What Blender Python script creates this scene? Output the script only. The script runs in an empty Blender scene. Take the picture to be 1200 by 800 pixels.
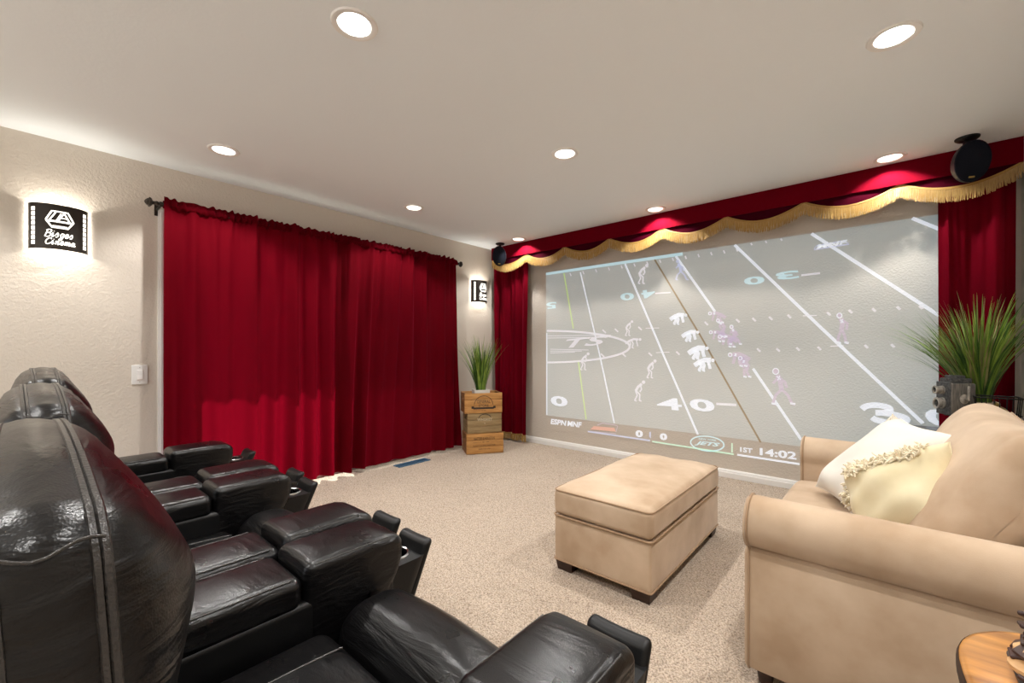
import bpy, math, random
from mathutils import Vector, Matrix
random.seed(7)
sc = bpy.context.scene
COL = sc.collection
PI = math.pi

# ------------------------------------------------------------------ camera, world, sun, exposure
CAM_Z, FOC, PX, PY, YAW = 1.15, 503.0, 600.0, 409.0, math.radians(40.9)
cd = bpy.data.cameras.new('camera'); cam = bpy.data.objects.new('camera', cd); COL.objects.link(cam)
cam.location = (0, 0, CAM_Z); cam.rotation_euler = (PI/2, 0, YAW)
cd.sensor_width = 36.0; cd.lens = FOC/1200*36; cd.shift_y = (PY-400)/1200; cd.clip_start = .02
sc.camera = cam
w = bpy.data.worlds.new('daylight'); sc.world = w; w.use_nodes = True
bg = w.node_tree.nodes['Background']; bg.inputs[0].default_value = (0.90, 0.95, 1.0, 1); bg.inputs[1].default_value = 1.7
sd = bpy.data.lights.new('sun', 'SUN'); sd.energy = 12.5; sd.angle = math.radians(.6); sd.color = (1, .96, .9)
sun = bpy.data.objects.new('sun', sd); COL.objects.link(sun)
sun.rotation_euler = Vector((1.0, .36, -1.12)).to_track_quat('-Z', 'Y').to_euler()
DOWN_W, DOWN_REAR, SCONCE_W = 66.0, 50.0, 4.5
vs = sc.view_settings; vs.view_transform = 'Standard'; vs.look = 'None'; vs.gamma = 1; vs.use_curve_mapping = False
vs.exposure = 0.08

# ------------------------------------------------------------------ sizes of the room
LW, RW, BW, FW, CH = -3.86, .66, 4.18, -2.4, 2.44      # left, right, back (screen) and front (behind) walls, ceiling

_f = Vector((-math.sin(YAW), math.cos(YAW), 0)); _r = Vector((math.cos(YAW), math.sin(YAW), 0))
def sight(px, py):                                      # survey of the photograph: direction of a picture point
    return _f + _r*((px-PX)/FOC) + Vector((0, 0, (PY-py)/FOC))
def on_back(px, py, Y=BW):                              # ... met with a plane parallel to the screen wall
    d = sight(px, py); return Vector((0, 0, CAM_Z)) + d*(Y/d.y)

# ------------------------------------------------------------------ materials
def lin(c):
    c = c/255; return c/12.92 if c <= .04045 else ((c+.055)/1.055)**2.4
def rgb(r, g, b): return (lin(r), lin(g), lin(b), 1)
def new_mat(name):
    m = bpy.data.materials.new(name); m.use_nodes = True
    nt = m.node_tree; return m, nt, nt.nodes['Principled BSDF']
def node(nt, t, **k):
    n = nt.nodes.new(t)
    for a, v in k.items():
        if a in n.inputs: n.inputs[a].default_value = v
        else: setattr(n, a, v)
    return n
def mat(name, col, rough=.6, metal=0, col2=None, nscale=8, detail=4, bump=0, bscale=60, bdist=.01, emit=None, estr=0,
        sheen=0, sheen_col=None, coat=0, stretch=None, spec=.5, sheen_rough=.4, lo=.35, hi=.65):
    m, nt, p = new_mat(name)
    p.inputs['Base Color'].default_value = col; p.inputs['Roughness'].default_value = rough; p.inputs['Metallic'].default_value = metal
    p.inputs['Specular IOR Level'].default_value = spec
    tc = node(nt, 'ShaderNodeTexCoord'); src = tc.outputs['Object']
    if stretch:
        mp = node(nt, 'ShaderNodeMapping'); mp.inputs['Scale'].default_value = stretch
        nt.links.new(src, mp.inputs[0]); src = mp.outputs[0]
    if col2:
        n = node(nt, 'ShaderNodeTexNoise', Scale=nscale, Detail=detail); nt.links.new(src, n.inputs['Vector'])
        cr = node(nt, 'ShaderNodeValToRGB'); cr.color_ramp.elements[0].color = col; cr.color_ramp.elements[1].color = col2
        cr.color_ramp.elements[0].position = lo; cr.color_ramp.elements[1].position = hi
        nt.links.new(n.outputs['Fac'], cr.inputs[0]); nt.links.new(cr.outputs[0], p.inputs['Base Color'])
    if bump:
        n = node(nt, 'ShaderNodeTexNoise', Scale=bscale, Detail=3.0); nt.links.new(src, n.inputs['Vector'])
        b = node(nt, 'ShaderNodeBump', Strength=bump, Distance=bdist); nt.links.new(n.outputs['Fac'], b.inputs['Height'])
        nt.links.new(b.outputs[0], p.inputs['Normal'])
    if emit: p.inputs['Emission Color'].default_value = emit; p.inputs['Emission Strength'].default_value = estr
    if sheen:
        p.inputs['Sheen Weight'].default_value = sheen; p.inputs['Sheen Roughness'].default_value = sheen_rough
        if sheen_col: p.inputs['Sheen Tint'].default_value = sheen_col
    if coat: p.inputs['Coat Weight'].default_value = coat; p.inputs['Coat Roughness'].default_value = .15
    return m

WALLC = rgb(210, 201, 189)
M = {}
M['wall'] = mat('painted_wall', WALLC, .8, bump=.35, bscale=75, bdist=.012, spec=.25)
M['ceiling'] = mat('ceiling_paint', rgb(236, 242, 246), .9, bump=.12, bscale=60, bdist=.006, spec=.2)
M['white'] = mat('white_paint', rgb(236, 235, 232), .4)
M['plastic'] = mat('white_plastic', rgb(230, 229, 226), .35)
M['black_metal'] = mat('black_metal', rgb(24, 22, 22), .4, .6)
M['bronze'] = mat('dark_bronze', rgb(50, 43, 36), .45, .4)
M['lens'] = mat('lamp_lens', (1, 1, 1, 1), .4, emit=(1, .97, .92, 1), estr=9)
M['glow'] = mat('backlit_cutout', (1, 1, 1, 1), .5, emit=(1, .95, .84, 1), estr=1.5)
M['chrome'] = mat('chrome', rgb(190, 190, 192), .18, 1)
M['silver'] = mat('worn_silver', rgb(196, 192, 184), .35, .6, col2=rgb(150, 146, 138), nscale=40)
M['pewter'] = mat('dark_pewter', rgb(62, 64, 66), .45, .5, col2=rgb(96, 97, 97), nscale=60)
M['pewter_side'] = mat('brushed_pewter', rgb(92, 90, 86), .5, .4, col2=rgb(128, 124, 117), nscale=30, stretch=(4, 4, .6))
M['black_plastic'] = mat('black_plastic', rgb(14, 14, 16), .45, spec=.35)
M['grille'] = mat('speaker_grille', rgb(17, 20, 30), .8, spec=.15, bump=.5, bscale=900, bdist=.002)
M['gold'] = mat('gold_thread', rgb(168, 130, 66), .5, col2=rgb(196, 160, 92), nscale=40, sheen=.3, stretch=(6, 6, .5), spec=.6)
M['braid'] = mat('gold_braid', rgb(158, 120, 56), .55, bump=.6, bscale=300, bdist=.003, sheen=.3)
M['brass'] = mat('aged_brass', rgb(186, 160, 92), .35, .8, col2=rgb(120, 98, 54), nscale=30)
M['suede'] = mat('beige_suede', rgb(178, 152, 125), .85, col2=rgb(205, 182, 157), nscale=4, detail=5, bump=.12, bscale=350, bdist=.002, sheen=.35, sheen_col=(1, .92, .82, 1), spec=.15)
M['suede_pipe'] = mat('suede_piping', rgb(166, 138, 110), .85, sheen=.3, spec=.15)
M['dark_wood'] = mat('dark_wood', rgb(62, 36, 24), .45, col2=rgb(38, 22, 16), nscale=12, stretch=(1, 1, 6))
M['black_wood'] = mat('black_wood', rgb(34, 32, 36), .25)
M['cream'] = mat('cream_cotton', rgb(226, 215, 182), .9, col2=rgb(218, 205, 168), nscale=9, bump=.15, bscale=400, bdist=.002, sheen=.2, spec=.1)
M['ivory'] = mat('ivory_cotton', rgb(228, 223, 213), .9, bump=.2, bscale=300, bdist=.002, sheen=.2, spec=.1)
M['tuft'] = mat('shag_yarn', rgb(226, 212, 180), .95, col2=rgb(243, 234, 212), nscale=60, spec=.1)
M['taupe_knit'] = mat('taupe_knit', rgb(216, 206, 188), .95, bump=1, bscale=140, bdist=.008, spec=.1)
M['leaf'] = mat('grass_leaf', rgb(78, 112, 40), .5, col2=rgb(120, 150, 62), nscale=12, spec=.3)
M['leaf_dark'] = mat('grass_leaf_dark', rgb(40, 70, 30), .5, col2=rgb(76, 112, 44), nscale=14, spec=.3)
M['leaf_bright'] = mat('grass_leaf_bright', rgb(116, 150, 52), .5, col2=rgb(154, 176, 82), nscale=12, spec=.3)
M['leaf_olive'] = mat('grass_leaf_olive', rgb(112, 116, 64), .5, col2=rgb(146, 140, 92), nscale=10, spec=.3)
M['ceramic'] = mat('white_ceramic', rgb(226, 223, 214), .4)
M['whitewash'] = mat('whitewashed_wood', rgb(206, 190, 168), .8, col2=rgb(178, 156, 130), nscale=10, stretch=(1, 1, 5))
M['pine'] = mat('honey_pine', rgb(196, 146, 84), .55, col2=rgb(168, 116, 60), nscale=7, stretch=(1, 1, 9), bump=.1, bscale=30)
M['pine_side'] = mat('brown_pine', rgb(150, 104, 62), .6, col2=rgb(122, 82, 48), nscale=7, stretch=(1, 1, 9))
M['grey_pine'] = mat('weathered_pine', rgb(156, 132, 92), .7, col2=rgb(132, 108, 72), nscale=7, stretch=(1, 1, 9), bump=.1, bscale=30)
M['ink'] = mat('black_ink', rgb(44, 32, 26), .8)
M['white_ink'] = mat('white_ink', rgb(214, 198, 168), .8)
M['teak'] = mat('varnished_acacia', rgb(214, 150, 74), .3, col2=rgb(120, 70, 30), nscale=5, detail=6, stretch=(1.2, 6, 1), coat=.5, lo=.3, hi=.75)
M['bark'] = mat('dark_bark_edge', rgb(74, 52, 38), .6, col2=rgb(44, 30, 24), nscale=20)
M['maple'] = mat('pale_turned_wood', rgb(222, 182, 132), .4, col2=rgb(200, 154, 104), nscale=14, stretch=(1, 1, 4))
M['walnut'] = mat('walnut_chip', rgb(74, 46, 38), .4, col2=rgb(52, 32, 28), nscale=18)
M['slate'] = mat('grey_slate', rgb(70, 70, 72), .7, bump=.3, bscale=60)
M['concrete'] = mat('patio_concrete', rgb(205, 200, 190), .8, col2=rgb(190, 186, 176), nscale=3)
M['vent'] = mat('blue_grey_metal', rgb(70, 110, 140), .45, .3)
M['cup_dark'] = mat('cup_inside', rgb(10, 10, 11), .25)

def leather():
    m, nt, p = new_mat('black_leather')
    p.inputs['Base Color'].default_value = rgb(13, 12, 13); p.inputs['Specular IOR Level'].default_value = .42
    tc = node(nt, 'ShaderNodeTexCoord')
    v = node(nt, 'ShaderNodeTexVoronoi', Scale=420.0); nt.links.new(tc.outputs['Object'], v.inputs['Vector'])
    mp = node(nt, 'ShaderNodeMapping'); mp.inputs['Scale'].default_value = (2.5, 7, 24); nt.links.new(tc.outputs['Object'], mp.inputs[0])
    n = node(nt, 'ShaderNodeTexNoise', Scale=1.6, Detail=4.0, Distortion=.6); nt.links.new(mp.outputs[0], n.inputs['Vector'])
    b1 = node(nt, 'ShaderNodeBump', Strength=.10, Distance=.002); nt.links.new(v.outputs['Distance'], b1.inputs['Height'])
    b2 = node(nt, 'ShaderNodeBump', Strength=.6, Distance=.010); nt.links.new(n.outputs['Fac'], b2.inputs['Height'])
    nt.links.new(b1.outputs[0], b2.inputs['Normal']); nt.links.new(b2.outputs[0], p.inputs['Normal'])
    n2 = node(nt, 'ShaderNodeTexNoise', Scale=9.0, Detail=5.0); nt.links.new(tc.outputs['Object'], n2.inputs['Vector'])
    mr = node(nt, 'ShaderNodeMapRange'); mr.inputs[3].default_value = .20; mr.inputs[4].default_value = .40
    nt.links.new(n2.outputs['Fac'], mr.inputs[0]); nt.links.new(mr.outputs[0], p.inputs['Roughness'])
    return m
M['leather'] = leather()
M['leather_smooth'] = mat('black_leather_side', rgb(10, 10, 11), .42, spec=.35, bump=.12, bscale=380, bdist=.002)
M['stitch'] = mat('stitched_piping', rgb(44, 41, 39), .34, bump=.5, bscale=260, bdist=.003, spec=.7)

def velvet(name, col, trans):
    m, nt, p = new_mat(name)
    p.inputs['Roughness'].default_value = .85; p.inputs['Specular IOR Level'].default_value = .04
    p.inputs['Sheen Weight'].default_value = .16; p.inputs['Sheen Roughness'].default_value = .35; p.inputs['Sheen Tint'].default_value = (.9, .03, .10, 1)
    tc = node(nt, 'ShaderNodeTexCoord'); n = node(nt, 'ShaderNodeTexNoise', Scale=5.0, Detail=4.0); nt.links.new(tc.outputs['Object'], n.inputs['Vector'])
    cr = node(nt, 'ShaderNodeValToRGB'); cr.color_ramp.elements[0].color = col
    cr.color_ramp.elements[1].color = (col[0]*1.35, col[1]*1.35, col[2]*1.35, 1)
    nt.links.new(n.outputs['Fac'], cr.inputs[0]); nt.links.new(cr.outputs[0], p.inputs['Base Color'])
    if trans:
        t = node(nt, 'ShaderNodeBsdfTranslucent'); t.inputs[0].default_value = (.62, .004, .03, 1)
        mx = node(nt, 'ShaderNodeMixShader'); mx.inputs[0].default_value = trans
        nt.links.new(p.outputs[0], mx.inputs[1]); nt.links.new(t.outputs[0], mx.inputs[2])
        nt.links.new(mx.outputs[0], nt.nodes['Material Output'].inputs[0])
    return m
M['curtain'] = velvet('red_velvet_curtain', rgb(76, 1, 10), .10)
M['velvet'] = velvet('red_velvet', rgb(92, 1, 17), 0)
M['velvet_shaded'] = velvet('shaded_red_velvet', rgb(52, 1, 15), 0)  # swag's red velvet with the pelmet's shade put into the colour

def glass():
    m, nt, p = new_mat('window_glass')
    t = node(nt, 'ShaderNodeBsdfTransparent'); t.inputs[0].default_value = (.93, .96, .97, 1)
    g = node(nt, 'ShaderNodeBsdfGlossy', Roughness=.03)
    mx = node(nt, 'ShaderNodeMixShader'); mx.inputs[0].default_value = .07; nt.links.new(t.outputs[0], mx.inputs[1]); nt.links.new(g.outputs[0], mx.inputs[2])
    nt.links.new(mx.outputs[0], nt.nodes['Material Output'].inputs[0]); return m
M['glass'] = glass()

def sun_dimmer():  # half-transparent dark sheet that weakens the sun
    m, nt, p = new_mat('sun_dimming_sheet'); t = node(nt, 'ShaderNodeBsdfTransparent'); p.inputs['Base Color'].default_value = rgb(40, 40, 42)
    mx = node(nt, 'ShaderNodeMixShader'); mx.inputs[0].default_value = .6; nt.links.new(t.outputs[0], mx.inputs[1]); nt.links.new(p.outputs[0], mx.inputs[2])
    nt.links.new(mx.outputs[0], nt.nodes['Material Output'].inputs[0]); return m
M['mesh'] = sun_dimmer()

def carpet():
    m, nt, p = new_mat('beige_carpet')
    p.inputs['Roughness'].default_value = .95; p.inputs['Specular IOR Level'].default_value = .05; p.inputs['Sheen Weight'].default_value = .25
    tc = node(nt, 'ShaderNodeTexCoord')
    n = node(nt, 'ShaderNodeTexNoise', Scale=150.0, Detail=3.0); nt.links.new(tc.outputs['Object'], n.inputs['Vector'])
    cr = node(nt, 'ShaderNodeValToRGB'); cr.color_ramp.elements[0].position = .3; cr.color_ramp.elements[1].position = .62
    cr.color_ramp.elements[0].color = rgb(126, 107, 90); cr.color_ramp.elements[1].color = rgb(210, 192, 172)
    nt.links.new(n.outputs['Fac'], cr.inputs[0])
    n2 = node(nt, 'ShaderNodeTexNoise', Scale=2.2, Detail=3.0); nt.links.new(tc.outputs['Object'], n2.inputs['Vector'])
    mx = node(nt, 'ShaderNodeMix', data_type='RGBA', blend_type='MULTIPLY'); mx.inputs[0].default_value = .35
    nt.links.new(cr.outputs[0], mx.inputs[6])
    cr2 = node(nt, 'ShaderNodeValToRGB'); cr2.color_ramp.elements[0].position = .35; cr2.color_ramp.elements[1].position = .65
    cr2.color_ramp.elements[0].color = (.78, .76, .74, 1); cr2.color_ramp.elements[1].color = (1, 1, 1, 1)
    nt.links.new(n2.outputs['Fac'], cr2.inputs[0]); nt.links.new(cr2.outputs[0], mx.inputs[7]); nt.links.new(mx.outputs[2], p.inputs['Base Color'])
    b = node(nt, 'ShaderNodeBump', Strength=.8, Distance=.01); nt.links.new(n.outputs['Fac'], b.inputs['Height']); nt.links.new(b.outputs[0], p.inputs['Normal'])
    return m
M['carpet'] = carpet()
def projected(name, emit, s, base=WALLC):
    return mat(name, base, .8, bump=.35, bscale=75, bdist=.012, spec=.25, emit=emit, estr=s)
M['field'] = projected('projected_field', (.32, .54, .63, 1), .25)
M['bar'] = projected('projected_bar', (.5, .45, .4, 1), .02)
M['p_white'] = projected('projected_white', (.72, .84, 1, 1), .60)
M['p_soft'] = projected('projected_soft_white', (.80, .85, 1, 1), .46)
M['p_cyan'] = projected('projected_cyan', (.45, .85, 1, 1), .5)
M['p_green'] = projected('projected_green', (.45, 1, .75, 1), .45)
M['p_yellow'] = projected('projected_yellow', (.55, 1, .08, 1), .38)
M['p_brown'] = projected('projected_brown', (.3, .2, .1, 1), .02, rgb(188, 170, 140))
M['p_purple'] = projected('projected_purple', (.66, .58, 1, 1), .27)
M['p_blue'] = projected('projected_blue', (.45, .6, 1, 1), .42)
M['p_red'] = projected('projected_red', (1, .25, .15, 1), .3)

# ------------------------------------------------------------------ mesh builder
class MB:
    def __init__(s): s.v = []; s.f = []
    def add(s, vs_, fs):
        o = len(s.v); s.v += [tuple(v) for v in vs_]; s.f += [tuple(i+o for i in f) for f in fs]; return s
    def box(s, x0, x1, y0, y1, z0, z1, m=None):
        vs_ = [Vector((x, y, z)) for z in (z0, z1) for y in (y0, y1) for x in (x0, x1)]
        if m: vs_ = [m @ v for v in vs_]
        return s.add(vs_, [(0, 2, 3, 1), (4, 5, 7, 6), (0, 1, 5, 4), (2, 6, 7, 3), (0, 4, 6, 2), (1, 3, 7, 5)])
    def softbox(s, x0, x1, y0, y1, z0, z1, r, k=3, mid=4, warp=None, m=None):
        c = ((x0+x1)/2, (y0+y1)/2, (z0+z1)/2); h = ((x1-x0)/2, (y1-y0)/2, (z1-z0)/2); r = min(r, *h)*.999
        def ax(hh):
            t = [-hh + r*(1-math.tan(PI/4*(1-i/k))) for i in range(k)]
            inner = hh-r; t += [-inner+2*inner*i/mid for i in range(mid+1)]
            t += [hh - r*(1-math.tan(PI/4*(1-i/k))) for i in range(k-1, -1, -1)]
            return t
        A = [ax(hh) for hh in h]; idx = {}; V = []; Fc = []
        def vid(p):
            key = (round(p[0], 6), round(p[1], 6), round(p[2], 6))
            if key in idx: return idx[key]
            q = [max(-(h[i]-r), min(h[i]-r, p[i])) for i in range(3)]
            d = Vector([p[i]-q[i] for i in range(3)])
            if d.length > 1e-9: d = d.normalized()*r
            P = Vector((q[0]+d.x, q[1]+d.y, q[2]+d.z))
            if warp: P = Vector(warp(P.x/h[0], P.y/h[1], P.z/h[2], P))
            P = P+Vector(c)
            if m: P = m @ P
            idx[key] = len(V); V.append(P); return idx[key]
        for a in range(3):
            b, cc = (a+1) % 3, (a+2) % 3
            for sg in (-1, 1):
                for i in range(len(A[b])-1):
                    for j in range(len(A[cc])-1):
                        q = []
                        for (ii, jj) in ((i, j), (i+1, j), (i+1, j+1), (i, j+1)):
                            p = [0, 0, 0]; p[a] = sg*h[a]; p[b] = A[b][ii]; p[cc] = A[cc][jj]; q.append(vid(p))
                        if sg < 0: q.reverse()
                        if len(set(q)) > 2: Fc.append(tuple(dict.fromkeys(q)))
        return s.add(V, Fc)
    def tube(s, path, rad, n=8, closed=False, cap=True):
        P = [Vector(p) for p in path]; N = len(P); V = []; Fc = []
        R = rad if isinstance(rad, (list, tuple)) else [rad]*N
        up = None
        for i in range(N):
            t = (P[(i+1) % N]-P[i-1]) if closed or 0 < i < N-1 else (P[1]-P[0] if i == 0 else P[-1]-P[-2])
            t.normalize()
            if up is None:
                up = t.orthogonal().normalized()
            up = (up - t*up.dot(t))
            up = up.normalized() if up.length > 1e-6 else t.orthogonal().normalized()
            b = t.cross(up)
            for k in range(n):
                a = 2*PI*k/n; V.append(P[i]+(up*math.cos(a)+b*math.sin(a))*R[i])
        for i in range(N if closed else N-1):
            for k in range(n):
                j = (i+1) % N; Fc.append((i*n+k, i*n+(k+1) % n, j*n+(k+1) % n, j*n+k))
        if cap and not closed:
            Fc.append(tuple(range(n-1, -1, -1))); Fc.append(tuple((N-1)*n+k for k in range(n)))
        return s.add(V, Fc)
    def lathe(s, prof, n=24, m=None, cap=True):
        V = []; Fc = []
        for (r, z) in prof:
            for k in range(n):
                a = 2*PI*k/n; v = Vector((r*math.cos(a), r*math.sin(a), z)); V.append(m @ v if m else v)
        for i in range(len(prof)-1):
            for k in range(n): Fc.append((i*n+k, i*n+(k+1) % n, (i+1)*n+(k+1) % n, (i+1)*n+k))
        if cap:
            Fc.append(tuple(range(n-1, -1, -1))); Fc.append(tuple((len(prof)-1)*n+k for k in range(n)))
        return s.add(V, Fc)
    def loft(s, rings, closed=True, cap=True):
        n = len(rings[0]); V = [v for r in rings for v in r]; Fc = []
        for i in range(len(rings)-1):
            for k in range(n if closed else n-1):
                Fc.append((i*n+k, i*n+(k+1) % n, (i+1)*n+(k+1) % n, (i+1)*n+k))
        if cap: Fc.append(tuple(range(n-1, -1, -1))); Fc.append(tuple((len(rings)-1)*n+k for k in range(n)))
        return s.add(V, Fc)
    def grid(s, nu, nv, fn):
        V = [fn(i/nu, j/nv) for j in range(nv+1) for i in range(nu+1)]
        return s.add(V, [(j*(nu+1)+i, j*(nu+1)+i+1, (j+1)*(nu+1)+i+1, (j+1)*(nu+1)+i) for j in range(nv) for i in range(nu)])
    def build(s, name, m, parent=None, smooth=True, angle=40):
        me = bpy.data.meshes.new(name); me.from_pydata(s.v, [], s.f); me.validate(); me.update()
        if m: me.materials.append(M[m] if isinstance(m, str) else m)
        if smooth:
            me.polygons.foreach_set('use_smooth', [True]*len(me.polygons))
            try: me.set_sharp_from_angle(angle=math.radians(angle))
            except Exception: pass
        o = bpy.data.objects.new(name, me); COL.objects.link(o)
        if parent: o.parent = parent
        return o
def tag(o, label=None, cat=None, group=None, kind=None):
    if label: o['label'] = label
    if cat: o['category'] = cat
    if group: o['group'] = group
    if kind: o['kind'] = kind
    return o
def thing(name, label, cat, loc=(0, 0, 0), rz=0, group=None):
    o = bpy.data.objects.new(name, None); o.empty_display_size = .1; COL.objects.link(o)
    o.location = loc; o.rotation_euler = (0, 0, rz); return tag(o, label, cat, group)
def copy_tree(o, parent=None):
    c = o.copy(); COL.objects.link(c)
    if parent: c.parent = parent
    for ch in list(o.children): copy_tree(ch, c)
    return c
def arc(cx, cy, r, a0, a1, n):
    return [(cx+r*math.cos(math.radians(a0+(a1-a0)*i/n)), cy+r*math.sin(math.radians(a0+(a1-a0)*i/n))) for i in range(n+1)]
_tc = {}
def text_mesh(txt, bold=0.0, shear=0.0):               # flat lettering as (verts, faces), unit box 0..1 x 0..1
    key = (txt, bold, shear)
    if key not in _tc:
        cu = bpy.data.curves.new('lettering', 'FONT'); cu.body = txt; cu.size = 1; cu.offset = bold; cu.shear = shear; cu.resolution_u = 3
        ob = bpy.data.objects.new('lettering', cu); COL.objects.link(ob)
        dg = bpy.context.evaluated_depsgraph_get(); me = bpy.data.meshes.new_from_object(ob.evaluated_get(dg))
        v = [tuple(p.co) for p in me.vertices]; f = [tuple(p.vertices) for p in me.polygons]
        bpy.data.objects.remove(ob); bpy.data.curves.remove(cu); bpy.data.meshes.remove(me)
        x0 = min(p[0] for p in v); x1 = max(p[0] for p in v); y0 = min(p[1] for p in v); y1 = max(p[1] for p in v)
        _tc[key] = ([((p[0]-x0)/(x1-x0), (p[1]-y0)/(y1-y0)) for p in v], f)
    return _tc[key]
def lettering(mb, txt, O, U, V, bold=.0, shear=0.0):   # text into the parallelogram O, O+U, O+V
    v, f = text_mesh(txt, bold, shear); O, U, V = Vector(O), Vector(U), Vector(V)
    return mb.add([O+U*a+V*b for a, b in v], f)

# ------------------------------------------------------------------ the setting
def carpet_floor():
    import numpy as np
    x0, x1, y0, y1, st = LW, RW, FW, BW, .0105
    xs = np.arange(x0, x1+st, st); ys = np.arange(-.2, y1+st, st); rng = np.random.default_rng(3)
    X, Y = np.meshgrid(xs, ys)
    jx = rng.uniform(-.4, .4, X.shape)*st; jy = rng.uniform(-.4, .4, X.shape)*st
    Z = rng.uniform(-.0045, .0025, X.shape)
    co = np.stack([np.clip(X+jx, x0, x1), np.clip(Y+jy, -.2, y1), Z], -1).reshape(-1, 3)
    ny, nx = X.shape; i = np.arange(nx-1); j = np.arange(ny-1); I, J = np.meshgrid(i, j)
    a = (J*nx+I).ravel(); q = np.stack([a, a+1, a+nx+1, a+nx], -1)
    n = len(co); co = np.vstack([co, [(x0, y0, 0), (x1, y0, 0), (x1, -.2, 0), (x0, -.2, 0)]]); q = np.vstack([q, [(n, n+1, n+2, n+3)]])
    me = bpy.data.meshes.new('floor'); me.vertices.add(len(co)); me.vertices.foreach_set('co', co.ravel())
    me.loops.add(q.size); me.loops.foreach_set('vertex_index', q.ravel())
    me.polygons.add(len(q)); me.polygons.foreach_set('loop_start', np.arange(0, q.size, 4)); me.update(calc_edges=True)
    me.materials.append(M['carpet']); me.polygons.foreach_set('use_smooth', [True]*len(q))
    o = bpy.data.objects.new('floor', me); COL.objects.link(o); return tag(o, 'beige cut-pile carpet covering the whole floor', None, None, 'structure')
carpet_floor()
def struct(name, mb, m, label=None):
    o = mb.build(name, m, None, False); o['kind'] = 'structure'
    if label: o['label'] = label
    return o
OY0, OY1, OZ = .72, 3.26, 2.06                          # the glazed door opening in the left wall
struct('wall_left', MB().box(LW-.15, LW, FW, OY0, 0, CH).box(LW-.15, LW, OY1, BW, 0, CH).box(LW-.15, LW, OY0, OY1, OZ, CH), 'wall', 'cream textured wall with the red curtains and two sconces')
struct('wall_back', MB().box(LW-.15, RW+.15, BW, BW+.15, 0, CH), 'wall', 'cream textured wall behind the projected picture')
struct('wall_right', MB().box(RW, RW+.15, FW, BW, 0, CH), 'wall')
DX0, DX1, DZ = -3.7, 0.5, 2.3                           # unseen opening to the next room, made wide to let in ambient light
struct('wall_front', MB().box(LW-.15, DX0, FW-.15, FW, 0, CH).box(DX1, RW+.15, FW-.15, FW, 0, CH).box(DX0, DX1, FW-.15, FW, DZ, CH), 'wall')
# ceiling with real holes for the cans
LX, LY = (-3.235, -1.59, .03), (.88, 2.37, 3.855)
LIGHTS = [(x, y) for y in LY for x in LX]
REAR = [(x, -.62) for x in LX]
HOLE = .068
def ceiling():
    mb = MB(); xs = [LW-.15]; ys = [FW-.15]; c = .12
    for x in LX: xs += [x-c, x+c]
    for y in (-.62,)+LY: ys += [y-c, y+c]
    xs.append(RW+.15); ys.append(BW+.15)
    for j in range(len(ys)-1):
        for i in range(len(xs)-1):
            a, b, d, e = xs[i], xs[i+1], ys[j], ys[j+1]
            if i % 2 and j % 2:
                cx, cy = (a+b)/2, (d+e)/2; n = 32; R = []; S = []
                for k in range(n):
                    t = 2*PI*k/n; ct, st = math.cos(t), math.sin(t); q = c/max(abs(ct), abs(st))
                    R.append((cx+HOLE*ct, cy+HOLE*st, CH)); S.append((cx+q*ct, cy+q*st, CH))
                mb.add(R+S, [(k, (k+1) % n, n+(k+1) % n, n+k) for k in range(n)])
            else: mb.add([(a, d, CH), (a, e, CH), (b, e, CH), (b, d, CH)], [(0, 1, 2, 3)])
    mb.add([(xs[0], ys[0], CH+.12), (xs[-1], ys[0], CH+.12), (xs[-1], ys[-1], CH+.12), (xs[0], ys[-1], CH+.12)], [(0, 1, 2, 3)])
    return struct('ceiling', mb, 'ceiling', 'flat white ceiling with recessed lights')
ceiling()
def profile_run(prof, path):                            # moulding: profile (out, z) swept along straight pieces
    mb = MB()
    for (p0, p1, nrm) in path:
        p0, p1, nrm = Vector(p0), Vector(p1), Vector(nrm)
        mb.loft([[p+nrm*a+Vector((0, 0, z)) for a, z in prof] for p in (p0, p1)])
    return mb
BP = [(0, 0), (.016, 0), (.016, .045), (.012, .053), (.012, .06), (.006, .072), (0, .074)]
struct('baseboard_back', profile_run(BP, [((LW, BW, 0), (RW, BW, 0), (0, -1, 0))]), 'white', 'white moulded baseboard under the projected picture')
struct('baseboard_left', profile_run(BP, [((LW, FW, 0), (LW, OY0-.07, 0), (1, 0, 0)), ((LW, OY1+.07, 0), (LW, BW, 0), (1, 0, 0))]), 'white')
struct('baseboard_right', profile_run(BP, [((RW, FW, 0), (RW, BW, 0), (-1, 0, 0))]), 'white')
# door casing, jambs, sliding glass door
def casing():
    mb = MB(); q = .07
    for (y0, y1) in ((OY0-q, OY0), (OY1, OY1+q)):
        mb.box(LW, LW+.018, y0, y1, 0, OZ+q)
        mb.box(LW+.018, LW+.026, y0+.012, y0+.026, 0, OZ+q); mb.box(LW+.018, LW+.024, y1-.022, y1-.010, 0, OZ+q-.02)
    mb.box(LW, LW+.018, OY0, OY1, OZ, OZ+q)
    mb.box(LW-.15, LW, OY0-.001, OY0+.015, 0, OZ).box(LW-.15, LW, OY1-.015, OY1+.001, 0, OZ).box(LW-.15, LW, OY0, OY1, OZ-.015, OZ+.001)
    return struct('trim_1', mb, 'white', 'white casing around the curtained glass door')
casing()
door = tag(thing('door_1', 'white framed sliding glass door hidden behind the red curtains', None, (LW-.09, (OY0+OY1)/2, 0)), kind='structure')
hw = (OY1-OY0)/2-.015
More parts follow.
